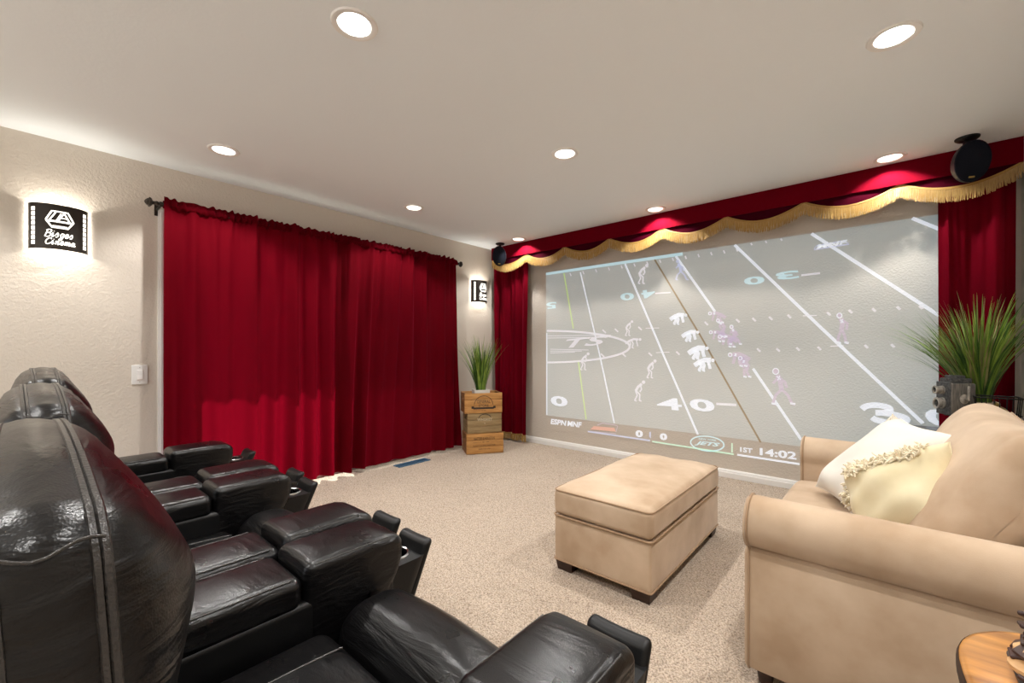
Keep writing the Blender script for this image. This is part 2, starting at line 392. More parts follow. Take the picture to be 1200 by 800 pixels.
for k, (a, b, x) in enumerate(((-hw, .03, .02), (-.03, hw, -.025))):
    f = MB()
    f.box(x-.018, x+.018, a, a+.06, .03, OZ-.02).box(x-.018, x+.018, b-.06, b, .03, OZ-.02).box(x-.018, x+.018, a+.06, b-.06, .03, .12).box(x-.018, x+.018, a+.06, b-.06, OZ-.09, OZ-.02)
    fr = f.build('sash', 'white', door, False)
    MB().box(x-.003, x+.003, a+.06, b-.06, .12, OZ-.09).build('pane', 'glass', fr, False)
MB().box(-.055, -.052, .02, hw, .03, OZ-.02).build('sun_dimming_sheet', 'mesh', door, False)  # unseen sheet added to dim the sun on the right curtain
MB().box(-.06, .11, -hw, hw, 0, .028).build('threshold', 'white', door, False)
struct('trim_2', MB().box(-9, LW-.15, -4, 8, -.1, -.02), 'concrete', 'pale concrete patio outside the glass door')
struct('trim_4', MB().box(-5.28, LW-.15, -1, 5.5, 2.5, 2.6), 'white', 'unseen white patio roof edge added to shade the glass door')  # unseen roof, sized so its shadow ends the sun patch on the curtain
struct('trim_3', MB().box(LW-.15, RW+.15, FW-4.5, FW, -.1, 0), 'carpet', 'carpet continuing into the next room')

# ------------------------------------------------------------------ recessed lights (fixture + its own lamp)
def downlight(x, y, label, watts):
    t = thing('recessed_light', label, 'ceiling light', (x, y, CH), 0, 'recessed lights in the white ceiling')
    MB().lathe([(HOLE-.004, -.002), (HOLE+.004, -.007), (HOLE+.018, -.006), (HOLE+.022, 0), (HOLE+.022, .002), (HOLE-.004, .002)], 32, cap=False).build('trim_ring', 'white', t)
    MB().lathe([(HOLE-.004, -.002), (HOLE-.012, .03), (.05, .05)], 32, cap=False).build('baffle', 'white', t)
    MB().lathe([(.051, .05), (.04, .046), (.02, .044), (.001, .0435)], 28, cap=False).build('lamp_lens', 'lens', t)
    ld = bpy.data.lights.new('downlight_lamp', 'SPOT'); ld.energy = watts; ld.spot_size = math.radians(118); ld.spot_blend = .35
    ld.shadow_soft_size = .022; ld.color = (1, .98, .95)
    lo = bpy.data.objects.new('downlight_lamp', ld); COL.objects.link(lo); lo.location = (0, 0, .036); lo.parent = t
    return t
rowname = ('row nearest the camera', 'middle row', 'row beside the red valance'); colname = ('left', 'middle', 'right')
for i, (x, y) in enumerate(LIGHTS):
    downlight(x, y, 'round white recessed ceiling light, %s one of the %s' % (colname[i % 3], rowname[i//3]), DOWN_W*(.66 if i > 5 else 1))
for i, (x, y) in enumerate(REAR):
    downlight(x, y, 'round white recessed ceiling light behind the camera, %s one' % colname[i], DOWN_REAR)

# ------------------------------------------------------------------ curtains
def fold_field(seed, freq):
    rg = random.Random(seed); C_ = [(rg.uniform(.5, 1.0), freq*rg.uniform(.55, 1.7), rg.uniform(0, 6.28), rg.uniform(-.5, .5)) for _ in range(7)]
    nrm = sum(c[0] for c in C_)*.45
    def fn(s, t):                                       # s metres across, t 0 bottom..1 top
        return sum(a*math.sin(2*PI*f*(s+.05*d*math.sin(2.2*t+p))+p) for a, f, p, d in C_)/nrm
    return fn
XC = -3.715
def window_curtain(name, y0, y1, z0, z1, seed, label, xoff=0, flare=0, sweep=None):
    t = thing(name, label, 'curtain', (XC, (y0+y1)/2, z1), 0, 'red velvet curtains on the rod')
    fn = fold_field(seed, 4.2); hf = fold_field(seed+9, 19); fine = fold_field(seed+5, 9.5); W = y1-y0; mb = MB(); NU = int(W*130); NV = 70
    def P(u, v):
        z = z0+(z1-z0)*v - z1; top = max(0, (v-.86)/.14)
        y = y0+W*u+flare*(1-v)*(u-.5)
        amp = .042*(1-.5*v)+.005
        s = y
        if sweep: s = y+sweep*(1-v)*math.exp(-((u-.25)/.3)**2)
        x = amp*fn(s, v)+.008*fine(s, v)*(.4+.6*v)+ top*top*.008*hf(y, 1)
        x += .010*math.sin(v*5+u*9)*(1-v)
        return Vector((x+xoff, y-(y0+y1)/2, z+(.006*hf(y, 1) if v > .985 else 0)))
    mb.grid(NU, NV, P); mb.build('curtain_cloth', 'curtain', t)
    hd = MB()
    hd.grid(NU, 10, lambda u, v: Vector((xoff+.025*math.sin(v*2*PI*.98+.2)*(1+.25*hf(y0+W*u, 1))+.006*hf(y0+W*u, 1), y0+W*u-(y0+y1)/2, -.045+.026*math.cos(v*2*PI*.98+.2)+.006*hf(y0+W*u+.3, 1))))
    hd.build('rod_pocket', 'curtain', t)
    return t
RZ = 2.135
window_curtain('window_curtain', .655, 1.97, .038, RZ+.05, 11, 'left red velvet curtain panel glowing with daylight, beside the light switch', 0, .02)
window_curtain('window_curtain', 1.90, 3.31, .038, RZ+.05, 23, 'right red velvet curtain panel of the glass door, beside the stacked crates', .012, .10, .12)
rod = thing('curtain_rod', 'dark bronze curtain rod with finials holding the window curtains', 'curtain rod', (XC+.0, 1.98, RZ))
MB().tube([(0, -1.37, 0), (0, 1.36, 0)], .009, 12).build('pole', 'bronze', rod)
for s in (-1, 1):
    m = Matrix.Translation((0, s*1.36, 0)) @ Matrix.Rotation(-s*PI/2, 4, 'X')
    MB().lathe([(.012, -.01), (.017, .0), (.012, .01), (.012, .02), (.03, .03), (.034, .04), (.024, .046), (.022, .052), (.012, .060), (.004, .064)], 6 if s < 0 else 8, m).build('finial', 'bronze', rod, False)
    b = MB().tube([(0, s*1.335, 0), (-.06, s*1.335, -.008), (LW-XC+.01, s*1.335, -.01)], .007, 8)
    b.box(LW-XC, LW-XC+.008, s*1.335-.014, s*1.335+.014, -.05, .03); b.lathe([(.017, -.01), (.017, .01)], 12, Matrix.Translation((0, s*1.335, 0)) @ Matrix.Rotation(PI/2, 4, 'X'))
    b.build('bracket', 'bronze', rod, False)

def strands(mb, pts, length, spacing, rad, rg, drop=(0, 0, -1), depth=.006):
    L = [0]
    for a, b in zip(pts, pts[1:]): L.append(L[-1]+(Vector(b)-Vector(a)).length)
    n = int(L[-1]/spacing); k = 0
    for i in range(n):
        d = (i+.5)*L[-1]/n
        while k < len(L)-2 and L[k+1] < d: k += 1
        t = (d-L[k])/(L[k+1]-L[k]); p = Vector(pts[k]).lerp(Vector(pts[k+1]), t)
        ln = length*rg.uniform(.9, 1.04); off = Vector((rg.uniform(-.003, .003), rg.uniform(-depth, depth)*.5, 0))
        sw = Vector((rg.uniform(-.006, .006), rg.uniform(-.006, .003), 0)); b0 = Vector((0, (-1)**i*depth*.4, 0))
        mb.tube([p+b0, p+b0+off*.6+Vector((0, 0, -ln*.5)), p+b0+off+sw+Vector((0, 0, -ln))], [rad, rad*1.1, rad*.8], 5, cap=False)
    return mb
def stage_curtain(name, x0, x1, y, z0, z1, seed, label, fringe):
    t = thing(name, label, 'curtain', ((x0+x1)/2, y, 0)); fn = fold_field(seed, 7.5); fn2 = fold_field(seed+3, 15); W = x1-x0; cx = (x0+x1)/2
    def P(u, v):
        x = x0+W*u; pinch = 1-.05*(1-v)
        return Vector(((x-cx)*pinch, .030*fn(x, v)*(.8+.4*(1-v))+.010*fn2(x, v), z0+(z1-z0)*v))
    MB().grid(int(W*170), 40, P).build('curtain_cloth', 'velvet', t)
    pts = [P(i/60, 0)+Vector((0, -.006, .012)) for i in range(61)]
    fr = MB().tube(pts, .006, 6).build('braid', 'braid', t)
    tag(strands(MB(), pts, .075, .0045, .0028, random.Random(seed)).build('fringe_strands', 'gold', fr), 'gold thread fringe', kind='stuff')
    return t
stage_curtain('stage_curtain', -3.80, -3.27, 4.07, .085, 2.30, 31, 'red velvet side curtain with gold hem fringe, left of the projected picture', True)
stage_curtain('stage_curtain', .275, .625, 4.07, .085, 2.30, 47, 'red velvet side curtain right of the projected picture, behind the tall grass', True)

# ------------------------------------------------------------------ valance
VX0, VX1, VY = -3.80, .64, 3.985
val = thing('valance', 'deep red velvet valance with scalloped gold fringe above the projected picture', 'valance', ((VX0+VX1)/2, VY, CH))
cxv = (VX0+VX1)/2
def vl(x, y, z): return Vector((x-cxv, y-VY, z-CH))
b = MB(); n = 120
b.loft([[vl(x, VY+yy, zz) for yy, zz in ((0, 2.285), (0, 2.30), (.0, CH-.002), (.03, CH-.002), (.03, 2.285))] for x in [VX0+(VX1-VX0)*i/n for i in range(n+1)]])
b.build('pelmet', 'velvet', val)
b = MB().box(VX0-cxv, VX0-cxv+.03, .03, BW-VY, 2.285-CH, -.002); b.build('pelmet_return', 'velvet', val)
node_x = [VX0+(VX1-VX0)*i/8 for i in range(9)]
rg = random.Random(5)
for i in range(8):
    a, c = node_x[i], node_x[i+1]; N = 24
    def ez(t): return 2.288-.088*math.sin(PI*t)**.9
    def ed(t): return .022+.004*math.sin(9*t+i)
    sw = MB().grid(N, 6, lambda u, v: vl(a+(c-a)*u, VY+ed(u)-.004*math.sin(PI*v), ez(u)+(2.31-ez(u))*v)).build('swag', 'velvet_shaded', val)
    top = [vl(a+(c-a)*k/N, VY+ed(k/N)-.008, ez(k/N)) for k in range(N+1)]
    br = MB(); br.loft([[p+Vector((0, yy, zz)) for yy, zz in ((-.005, -.008), (-.006, 0), (-.005, .008), (.003, .008), (.003, -.008))] for p in top]); br.build('braid', 'braid', sw)
    f = strands(MB(), [p+Vector((0, 0, -.004)) for p in top], .088, .0042, .0027, rg)
    tag(f.build('fringe_strands', 'gold', sw), 'gold thread fringe', kind='stuff')

# ------------------------------------------------------------------ projected picture
Y1, Y2, Y3 = BW-.0015, BW-.003, BW-.0045
scr = thing('projection_screen', 'projected football game picture on the cream wall between side curtains', 'screen', (-1.4, BW, 1.13))
def sp(px, py, Y=Y2): return on_back(px, py, BW) - Vector((-1.4, BW, 1.13)) + Vector((0, Y-BW, 0))
def quad(pts, name, m, Y=Y2, parent=scr):
    return MB().add([sp(*p, Y) for p in pts], [tuple(range(len(pts)))]).build(name, m, parent, False)
def band(mb, pts, wd, Y=Y2):                             # flat stroke, wd in wall metres
    P = [sp(*p, Y) for p in pts]; L = []; R = []
    for i, p in enumerate(P):
        d = (P[min(i+1, len(P)-1)]-P[max(i-1, 0)]); nrm = Vector((-d.z, 0, d.x)).normalized()*wd/2; L.append(p+nrm); R.append(p-nrm)
    k = len(P); return mb.add(L+R, [(i, i+1, k+i+1, k+i) for i in range(k-1)])
RX = 1118                                               # picture runs on a little behind the right curtain
def edge(x, a, b): return a[1]+(b[1]-a[1])*(x-a[0])/(b[0]-a[0])
quad([(640, 319.5), (640, 486.5), (RX, edge(RX, (640, 486.5), (880, 515.8))), (RX, edge(RX, (640, 319.5), (1100, 251)))], 'field', 'field', Y1)
bar = quad([(641, 486.8), (641, 502.5), (RX, edge(RX, (641, 502.5), (880, 535))), (RX, edge(RX, (641, 486.8), (880, 516)))], 'score_bar', 'bar', Y1)
mb = MB(); band(mb, [(640, 321), (700, 312), (800, 297.4)], .03); mb.build('sideline', 'p_cyan', scr, False)
mb = MB(); band(mb, [(641, 390), (641, 486)], .014); mb.build('yard_line', 'p_white', scr, False)
for pts, wd in (([(680.3, 319), (703, 416), (720, 495.6)], .0145), ([(732.5, 309), (779, 419), (818, 509)], .018), ([(792, 300), (838, 365)], .02), ([(882.5, 431.7), (939, 515)], .02),
                ([(861, 287), (958, 380), (1081.5, 495.8)], .021), ([(951, 273.7), (1098, 368), (1112, 377)], .022), ([(1069, 255.7), (1112, 273)], .022)):
    band(MB(), pts, wd).build('yard_line', 'p_white', scr, False)
for pts in ([(661, 320), (672, 385)], [(678, 424), (687, 491)]): tag(band(MB(), pts, .0145).build('first_down_line', 'p_yellow', scr, False), 'yellow-green first-down line')
mb = MB(); band(mb, [(767.3, 304), (822, 395), (891.5, 518)], .015); tag(mb.build('scrimmage_line', 'p_brown', scr, False), 'dull brown scrimmage line')
def dash(pts, wd): band(MB(), pts, wd).build('hash_mark', 'p_soft', scr, False)
for i in range(14):
    x = 668+i*15; y = edge(x, (640, 321), (800, 297.4)); dash([(x, y+3), (x+1.5, y+6.5)], .012)
for x in (880, 897, 915): dash([(x, edge(x, (640, 319.5), (1100, 251))+1), (x+1.5, edge(x, (640, 319.5), (1100, 251))+3.5)], .012)
for (x, y) in ((864.5, 375.6), (883.6, 374.3), (903, 372.7), (924.8, 370.5), (971, 367.5), (996.5, 364.8), (1024, 363), (1052.7, 360.8), (1079, 360), (889, 410), (911.7, 409.8), (935, 408.7), (960, 408), (1015, 405.8), (1046, 405),
               (827.6, 378.8), (750, 384.6), (722.4, 386.9), (794.3, 413.5), (762, 414.9), (731.4, 416), (708, 388), (706, 416)):
    dash([(x-1.8, y-1.8), (x+2.2, y+2)], .016)
for (x, y) in ((949, 370), (764.6, 384.6), (776.8, 413), (981, 405.5)): dash([(x-8, y), (x+8, y-.5)], .008)
def label_px(txt, x0, y0, x1, y1, h, m, name, lean=0, flip=False, bold=.02, Y=Y3, parent=scr, shear=0):
    O, E = sp(x0, y0, Y), sp(x1, y1, Y); T = sp(x0+lean, y0-h, Y)
    mb = MB(); U = E-O; V = T-O
    if flip: O = O+U+V; U = -U; V = -V
    lettering(mb, txt, O, U, V, bold, shear); return mb.build(name, m, parent, False)
label_px('0', 646.5, 475, 666, 476.5, 11.5, 'p_white', 'yard_number', -1.5, bold=.03)
label_px('4', 771, 479, 800, 481, 13.5, 'p_white', 'yard_number', -2, bold=.02)
label_px('0', 810, 480.5, 839, 483, 14, 'p_white', 'yard_number', -3, bold=.03)
def smooth_px(pts, n=5):
    q = [Vector(p) for p in pts]; q = [q[0]]+q+[q[-1]]; out = []
    for i in range(1, len(q)-2):
        for k in range(n):
            t = k/n; out.append(.5*((2*q[i])+(q[i+1]-q[i-1])*t+(2*q[i-1]-5*q[i]+4*q[i+1]-q[i+2])*t*t+(-q[i-1]+3*q[i]-3*q[i+1]+q[i+2])*t**3))
    return out+[q[-1]]
mb = MB(); band(mb, smooth_px([(1010, 479), (1016, 475.5), (1028, 474.6), (1040, 477), (1043, 480.5), (1036, 483.2), (1026, 483.4)]), .040); band(mb, smooth_px([(1034, 483.6), (1050, 486), (1062, 490.5), (1058, 494.6), (1042, 494.8), (1028, 492.2), (1022, 489)]), .040, Y2-.0008)
mb.build('yard_number', 'p_white', scr, False)
label_px('0', 1088, 498, 1128, 502, 20, 'p_white', 'yard_number', -7, bold=.03)
label_px('0', 728, 352.5, 744, 351, 8.5, 'p_cyan', 'yard_number', -1.5, True, .03)
label_px('4', 753, 350, 769, 348, 9.5, 'p_cyan', 'yard_number', -2, True, .03)
label_px('5', 641, 362, 653, 361, 7.5, 'p_cyan', 'yard_number', -1, True, .03)
label_px('0', 873, 334.5, 897, 332, 9, 'p_cyan', 'yard_number', -2, True, .03)
label_px('3', 911, 328.5, 938, 325.5, 9, 'p_cyan', 'yard_number', -3, True, .03)
for pts, wd in (([(839.5, 473), (863, 474.3)], .022), ([(768, 343.7), (786, 342.6)], .014), ([(939, 322.5), (961, 320)], .016)): band(MB(), pts, wd).build('number_dash', 'p_soft', scr, False)
mb = MB(); band(mb, [(641+97*math.cos(a), 406+18.5*math.sin(a)) for a in [math.radians(-90+180*i/40) for i in range(41)]], .022)
for y0, x1 in ((393.5, 716), (396, 712)): band(mb, [(642, y0), (x1, y0-1)], .008)
for k in range(3): band(mb, [(645, 409+k*2.2), (690-8*k, 410+k*1.2)], .008)
ml = mb.build('midfield_emblem', 'p_soft', scr, False)
label_px('TS', 656, 408.5, 704, 404, 11, 'p_soft', 'emblem_letters', 9, bold=.02, parent=ml)
mb = MB(); band(mb, [(954, 292.5), (995, 286)], .010); band(mb, [(957, 288), (990, 282)], .010); band(mb, [(954, 291.5), (957, 288)], .006); band(mb, [(994, 285), (990, 283)], .006)
lg = mb.build('field_emblem', 'p_blue', scr, False)
label_px('MNF', 957, 291.5, 991, 286, 5, 'p_white', 'emblem_letters', 2, bold=.03, parent=lg)
# players: flat projected silhouettes in strokes (head, torso, arms, legs)
POSE = {'crouch': [[(-.5, .1), (-.2, .3), (.1, .42), (.45, .4)], [(-.2, .3), (-.1, .05), (-.25, -.2)], [(-.05, .34), (.08, .1), (0, -.2)], [(.3, .4), (.35, .15), (.42, -.1)]],
        'bend': [[(-.15, .1), (0, .35), (.22, .52)], [(-.15, .1), (-.05, -.15), (-.2, -.45)], [(-.1, .1), (.1, -.1), (.08, -.45)], [(.15, .45), (.2, .2), (.1, .05)]],
        'run': [[(0, 0), (-.05, .3), (-.15, .5)], [(0, 0), (-.2, -.2), (-.3, -.48)], [(0, 0), (.22, -.2), (.35, -.48)], [(-.1, .4), (.12, .25), (.18, .05)], [(-.12, .4), (-.3, .2)]],
        'stand': [[(0, 0), (.05, .3), (-.02, .5)], [(0, 0), (-.12, -.25), (-.15, -.5)], [(.04, 0), (.15, -.25), (.18, -.5)], [(.03, .42), (.25, .3), (.22, .02)]]}
HEAD = {'crouch': (.58, .4), 'bend': (.32, .62), 'run': (-.2, .62), 'stand': (-.08, .62)}
def player(cx, cy, h, pose, m, flipx=1, wd=1.0):
    mb = MB()
    for k, st in enumerate(POSE[pose]): band(mb, [(cx+flipx*x*h, cy-y*h) for x, y in st], (.024 if k == 0 else .014)*wd*h/18, Y3)
    hx, hy = HEAD[pose]; r = .105*h
    c = [(cx+flipx*hx*h+r*math.cos(a), cy-hy*h+r*math.sin(a)) for a in [2*PI*i/10 for i in range(10)]]
    mb.add([sp(*p, Y3) for p in c], [tuple(range(10))])
    for st in POSE[pose][1:3]:
        x, y = st[-1]; band(mb, [(cx+flipx*x*h-.02*h, cy-y*h), (cx+flipx*x*h+.12*h, cy-y*h+.04*h)], .012*h/18, Y3)
    o = mb.build('player', m, scr, False)
    if m == 'p_purple':                                  # bright helmet rim, jersey number and shoes
        hl = MB(); Y4 = Y3-.001
        band(hl, c+[c[0]], .007, Y4)
        b0, b1 = POSE[pose][0][-2], POSE[pose][0][-1]; mx, my = (b0[0]+b1[0])/2, (b0[1]+b1[1])/2
        band(hl, [(cx+flipx*(mx-.06)*h, cy-(my+.05)*h), (cx+flipx*(mx+.07)*h, cy-(my-.07)*h)], .008, Y4); band(hl, [(cx+flipx*(mx+.04)*h, cy-(my+.07)*h), (cx+flipx*(mx-.03)*h, cy-(my-.09)*h)], .006, Y4)
        for st in POSE[pose][1:3]:
            x, y = st[-1]; band(hl, [(cx+flipx*x*h-.05*h, cy-y*h), (cx+flipx*x*h+.13*h, cy-y*h+.03*h)], .014, Y4)
        tag(hl.build('kit_highlights', 'p_white', o, False), kind='stuff')
    return o
for a in ((752, 323, 19, 'bend', 'p_soft'), (736, 386, 15, 'bend', 'p_soft'), (741, 404, 16, 'crouch', 'p_soft'), (684, 425, 17, 'bend', 'p_soft'), (762, 434, 18, 'bend', 'p_soft'), (748, 460, 20, 'bend', 'p_soft'),
          (794, 376, 17, 'crouch', 'p_white', 1, 1.7), (808, 396, 17, 'crouch', 'p_white', 1, 1.7), (817, 416, 20, 'crouch', 'p_white', 1, 1.8), (824, 430, 20, 'crouch', 'p_white', 1, 1.6),
          (798, 318, 19, 'run', 'p_blue'), (842, 374, 17, 'crouch', 'p_purple', -1, 1.3), (847, 386, 17, 'bend', 'p_purple', -1, 1.3), (843, 396, 17, 'crouch', 'p_purple', -1, 1.4), (855, 402, 19, 'crouch', 'p_purple', -1, 1.5), (861, 394, 18, 'run', 'p_purple', 1, 1.3),
          (868, 424, 21, 'crouch', 'p_purple', -1, 1.5), (874, 432, 20, 'bend', 'p_purple', -1, 1.3), (916, 456, 34, 'run', 'p_purple', 1, .8), (986, 387, 28, 'stand', 'p_purple', 1, .8)):
    player(*a)
# score bar content
label_px('ESPN', 645.5, 496.5, 664, 499, 6.2, 'p_white', 'bar_text', 0, bold=.03, parent=bar, shear=.15)
label_px('MNF', 665, 499, 682, 501, 6.2, 'p_white', 'bar_text', 0, bold=.03, parent=bar, shear=.15)
label_px('0', 745, 511.5, 753.5, 512.5, 8, 'p_white', 'bar_text', 0, bold=.05, parent=bar)
label_px('0', 773.5, 515, 782, 516, 8, 'p_white', 'bar_text', 0, bold=.05, parent=bar)
label_px('1ST', 867.5, 529, 882, 531, 5.6, 'p_white', 'bar_text', 0, bold=.03, parent=bar)
label_px('14:02', 890.5, 533, 933.5, 538.5, 8.6, 'p_white', 'bar_text', 0, bold=.03, parent=bar)
mb = MB(); band(mb, [(689, 505.3), (762, 516)], .016, Y3); mb.build('bar_stripe', 'p_blue', bar, False)
mb = MB(); band(mb, [(764.5, 517), (860, 532)], .014, Y3); band(mb, [(858, 519), (858, 530)], .012, Y3); mb.build('bar_stripe', 'p_green', bar, False)
mb = MB(); band(mb, [(864, 532.5), (937, 543.5)], .016, Y3); mb.build('bar_stripe', 'p_white', bar, False)
mb = MB().add([sp(*p, Y3) for p in ((761, 506), (763, 505.5), (763, 513.5), (761, 511.5))], [(0, 1, 2, 3)]); mb.build('possession_mark', 'p_blue', bar, False)
mb = MB(); mb.add([sp(*p, Y3) for p in ((692, 503), (696, 499), (720, 501), (722, 505.5))], [(0, 1, 2, 3)]); tag(mb.build('team_emblem', 'p_red', bar, False), 'red charging stripe emblem')
mb = MB(); band(mb, [(700, 498), (706, 495.6), (720, 497.5), (724, 499), (722, 506)], .008, Y3); band(mb, [(692, 505), (722, 508)], .007, Y3); mb.build('emblem_outline', 'p_purple', bar, False)
mb = MB(); P = [(829+19.5*math.cos(a)*(1 if abs(math.cos(a)) < .8 else 1), 519.5+1.7*math.cos(a)*1.0+8.6*math.sin(a)) for a in [2*PI*i/36 for i in range(37)]]; band(mb, P, .012, Y3)
em = mb.build('team_emblem', 'p_cyan', bar, False); tag(em, 'oval team emblem')
label_px('NEW YORK', 819, 514.8, 840, 517, 2.2, 'p_cyan', 'emblem_letters', 0, bold=.02, parent=em and bar)
label_px('JETS', 814, 521.5, 843, 524.5, 5.5, 'p_cyan', 'emblem_letters', 1, bold=.04, parent=bar, shear=.3)

# ------------------------------------------------------------------ sconces
GL = {'B': [[(.12, 0), (.3, 1)], [(.1, .85), (.35, 1), (.75, .98), (.8, .75), (.55, .55), (.25, .5)], [(.5, .53), (.85, .42), (.8, .1), (.45, -.02), (.1, .03)]],
      'i': [[(.1, .42), (.3, .6), (.25, .1), (.45, .0), (.7, .25)], [(.36, .8), (.42, .86)]],
      's': [[(0, .2), (.4, .62), (.62, .3), (.5, .02), (.15, .02)], [(.4, .62), (.5, .5)]],
      'g': [[(.7, .5), (.4, .6), (.12, .35), (.3, .05), (.6, .2), (.75, .6), (.62, -.1), (.35, -.42), (.05, -.25), (.9, .2)]],
      'e': [[(.1, .28), (.55, .38), (.6, .55), (.35, .6), (.12, .3), (.3, .02), (.6, .05), (.85, .3)]],
      'C': [[(.85, .8), (.7, 1), (.35, .9), (.1, .45), (.25, .05), (.6, .0), (.95, .3)]],
      'n': [[(.05, .4), (.2, .58), (.15, 0)], [(.16, .3), (.5, .6), (.62, .45), (.58, .08), (.75, .0), (.95, .25)]],
      'm': [[(.03, .4), (.12, .58), (.1, 0)], [(.11, .3), (.32, .6), (.42, .4), (.38, 0)], [(.4, .3), (.65, .6), (.74, .4), (.7, .06), (.82, 0), (.98, .25)]],
      'a': [[(.68, .5), (.4, .6), (.1, .3), (.25, .02), (.55, .15), (.7, .58), (.66, .1), (.85, .0), (.98, .2)]]}
def sconce(y, z, label):
    t = thing('wall_sconce', label, 'wall lamp', (LW, y, z), 0, 'cinema wall sconces'); A, Bd, Hh = .125, .095, .135
    def cyl(s, h, e=0):                                  # s = -1..1 across the curved face
        a = s*PI/2*.97; return Vector(((Bd+e)*math.cos(a)+.004, (A+e)*math.sin(a), h))
    sh = MB()
    N = 40; prof = [(-Hh, 0), (-Hh, .002), (Hh, .002), (Hh, 0)]
    sh.loft([[cyl(-1+2*k/N, h, e) for h, e in prof] for k in range(N+1)])
    shade = sh.build('shade', 'bronze', t)
    gl = MB()                                            # clear glass tray showing under the shade
    gl.grid(30, 1, lambda u, v: cyl(-1+2*u, -Hh-.022*v, -.008)); gl.build('glass_edge', 'glass', t)
    MB().box(0, .012, -.06, .06, -.1, .1).build('backplate', 'white', t, False)
    MB().lathe([(.010, -.035), (.020, -.02), (.022, .005), (.016, .025), (.004, .035)], 16, Matrix.Translation((.05, 0, 0))).build('bulb', 'glow', t)
    for sy in (-1, 1):
        for k in range(8):
            h0 = -.112+k*.0285
            MB().grid(4, 1, lambda u, v: cyl(sy*.66+(u-.5)*.13, h0+.0225*v, .0035)).build('film_cutout', 'glow', shade)
    em = MB()
    def stroke(pts, wd, e=.0035):
        P = [Vector(p) for p in pts]; L = []; R = []
        for i, p in enumerate(P):
            d = P[min(i+1, len(P)-1)]-P[max(i-1, 0)]; q = Vector((-d.y, d.x)).normalized()*wd/2; L.append(p+q); R.append(p-q)
        k = len(P); em.add([cyl(math.asin(max(-1, min(1, a.x/.125)))*2/PI, a.y, e) for a in L+R], [(i, k+i, k+i+1, i+1) for i in range(k-1)])
    def sub(pts, n=6):
        out = []
        for a, b in zip(pts, pts[1:]): out += [(a[0]+(b[0]-a[0])*i/n, a[1]+(b[1]-a[1])*i/n) for i in range(n)]
        return out+[pts[-1]]
    hexa = [(-.052, .070), (-.030, .108), (.030, .108), (.052, .070), (.030, .040), (-.030, .040), (-.052, .070)]
    E = lambda pts: sub([(x_*1.12, -.004+(y_-.04)*1.42) for x_, y_ in pts])
    stroke(E(hexa), .008); stroke(E([(-.045, .066), (.045, .066)]), .011)
    stroke(E([(-.040, .068), (-.016, .104)]), .007); stroke(E([(-.010, .066), (.016, .104), (.038, .066)]), .008); stroke(E([(.004, .082), (.026, .082)]), .006)
    stroke(E([(-.014, .068), (.004, .1)]), .006)
    stroke(E([(-.028, .046), (.028, .046)]), .006)
    em.build('emblem_cutout', 'glow', shade); 
    em = MB()
    def cat(pts, n=4):
        q = [Vector(p) for p in pts]; q = [q[0]]+q+[q[-1]]; out = []
        for i in range(1, len(q)-2):
            for k in range(n):
                s = k/n; out.append(.5*((2*q[i])+(-q[i-1]+q[i+1])*s+(2*q[i-1]-5*q[i]+4*q[i+1]-q[i+2])*s*s+(-q[i-1]+3*q[i]-3*q[i+1]+q[i+2])*s**3))
        return out+[q[-1]]
    for word, x0, y0, cw, hh in (('Bisges', -.066, -.062, .0215, .042), ('Cinema', -.064, -.106, .0215, .036)):
        x = x0
        for ch in word:
            wch = {'B': 1.35, 'C': 1.25, 'i': .72, 'm': 1.25}.get(ch, .95)*cw
            for st in GL[ch]: stroke([(x+p.x*wch+p.y*hh*.22, y0+p.y*hh) for p in cat(st)], .0047)
            x += wch*.98
    em.build('lettering_cutout', 'glow', shade)
    ld = bpy.data.lights.new('sconce_lamp', 'POINT'); ld.energy = SCONCE_W; ld.shadow_soft_size = .028; ld.color = (1, .94, .84)
    for z_ in (-.07, .07):
        lo = bpy.data.objects.new('sconce_lamp', ld); COL.objects.link(lo); lo.location = (.052, 0, z_); lo.parent = t
    return t
sconce(.172, 1.885, 'curved dark bronze sconce with backlit lettering, left of the curtains above the recliners')
sconce(3.80, 1.868, 'curved dark bronze sconce with backlit lettering, in the corner above the potted grass')

# ------------------------------------------------------------------ light switch, floor register
sw = thing('light_switch', 'white rocker light switch plate on the wall beside the curtain', 'light switch', (LW, .553, .975))
MB().softbox(0, .007, -.043, .043, -.066, .066, .004).build('plate', 'plastic', sw)
MB().softbox(.006, .011, -.017, .017, -.034, .034, .002).build('rocker', 'plastic', sw)
MB().box(.0105, .013, -.014, .014, -.03, -.004).build('slider', 'white', sw, False)
for z in (-.049, .049): MB().lathe([(.003, 0), (.003, .0015)], 8, Matrix.Translation((.007, 0, z)) @ Matrix.Rotation(PI/2, 4, 'Y')).build('screw', 'silver', sw)
fv = thing('floor_register', 'narrow blue-grey floor register in the carpet below the right curtain', 'vent', (-3.60, 2.62, .0))
MB().box(-.05, .05, -.19, -.178, 0, .008).box(-.05, .05, .178, .19, 0, .008).box(-.05, -.038, -.178, .178, 0, .008).box(.038, .05, -.178, .178, 0, .008).build('frame', 'vent', fv, False)
MB().box(-.038, .038, -.178, .178, 0, .003).build('duct', 'black_plastic', fv, False)
for k in range(14):
    y = -.165+k*.0254; MB().box(-.038, .038, y, y+.012, .003, .007).build('slat', 'vent', fv, False)

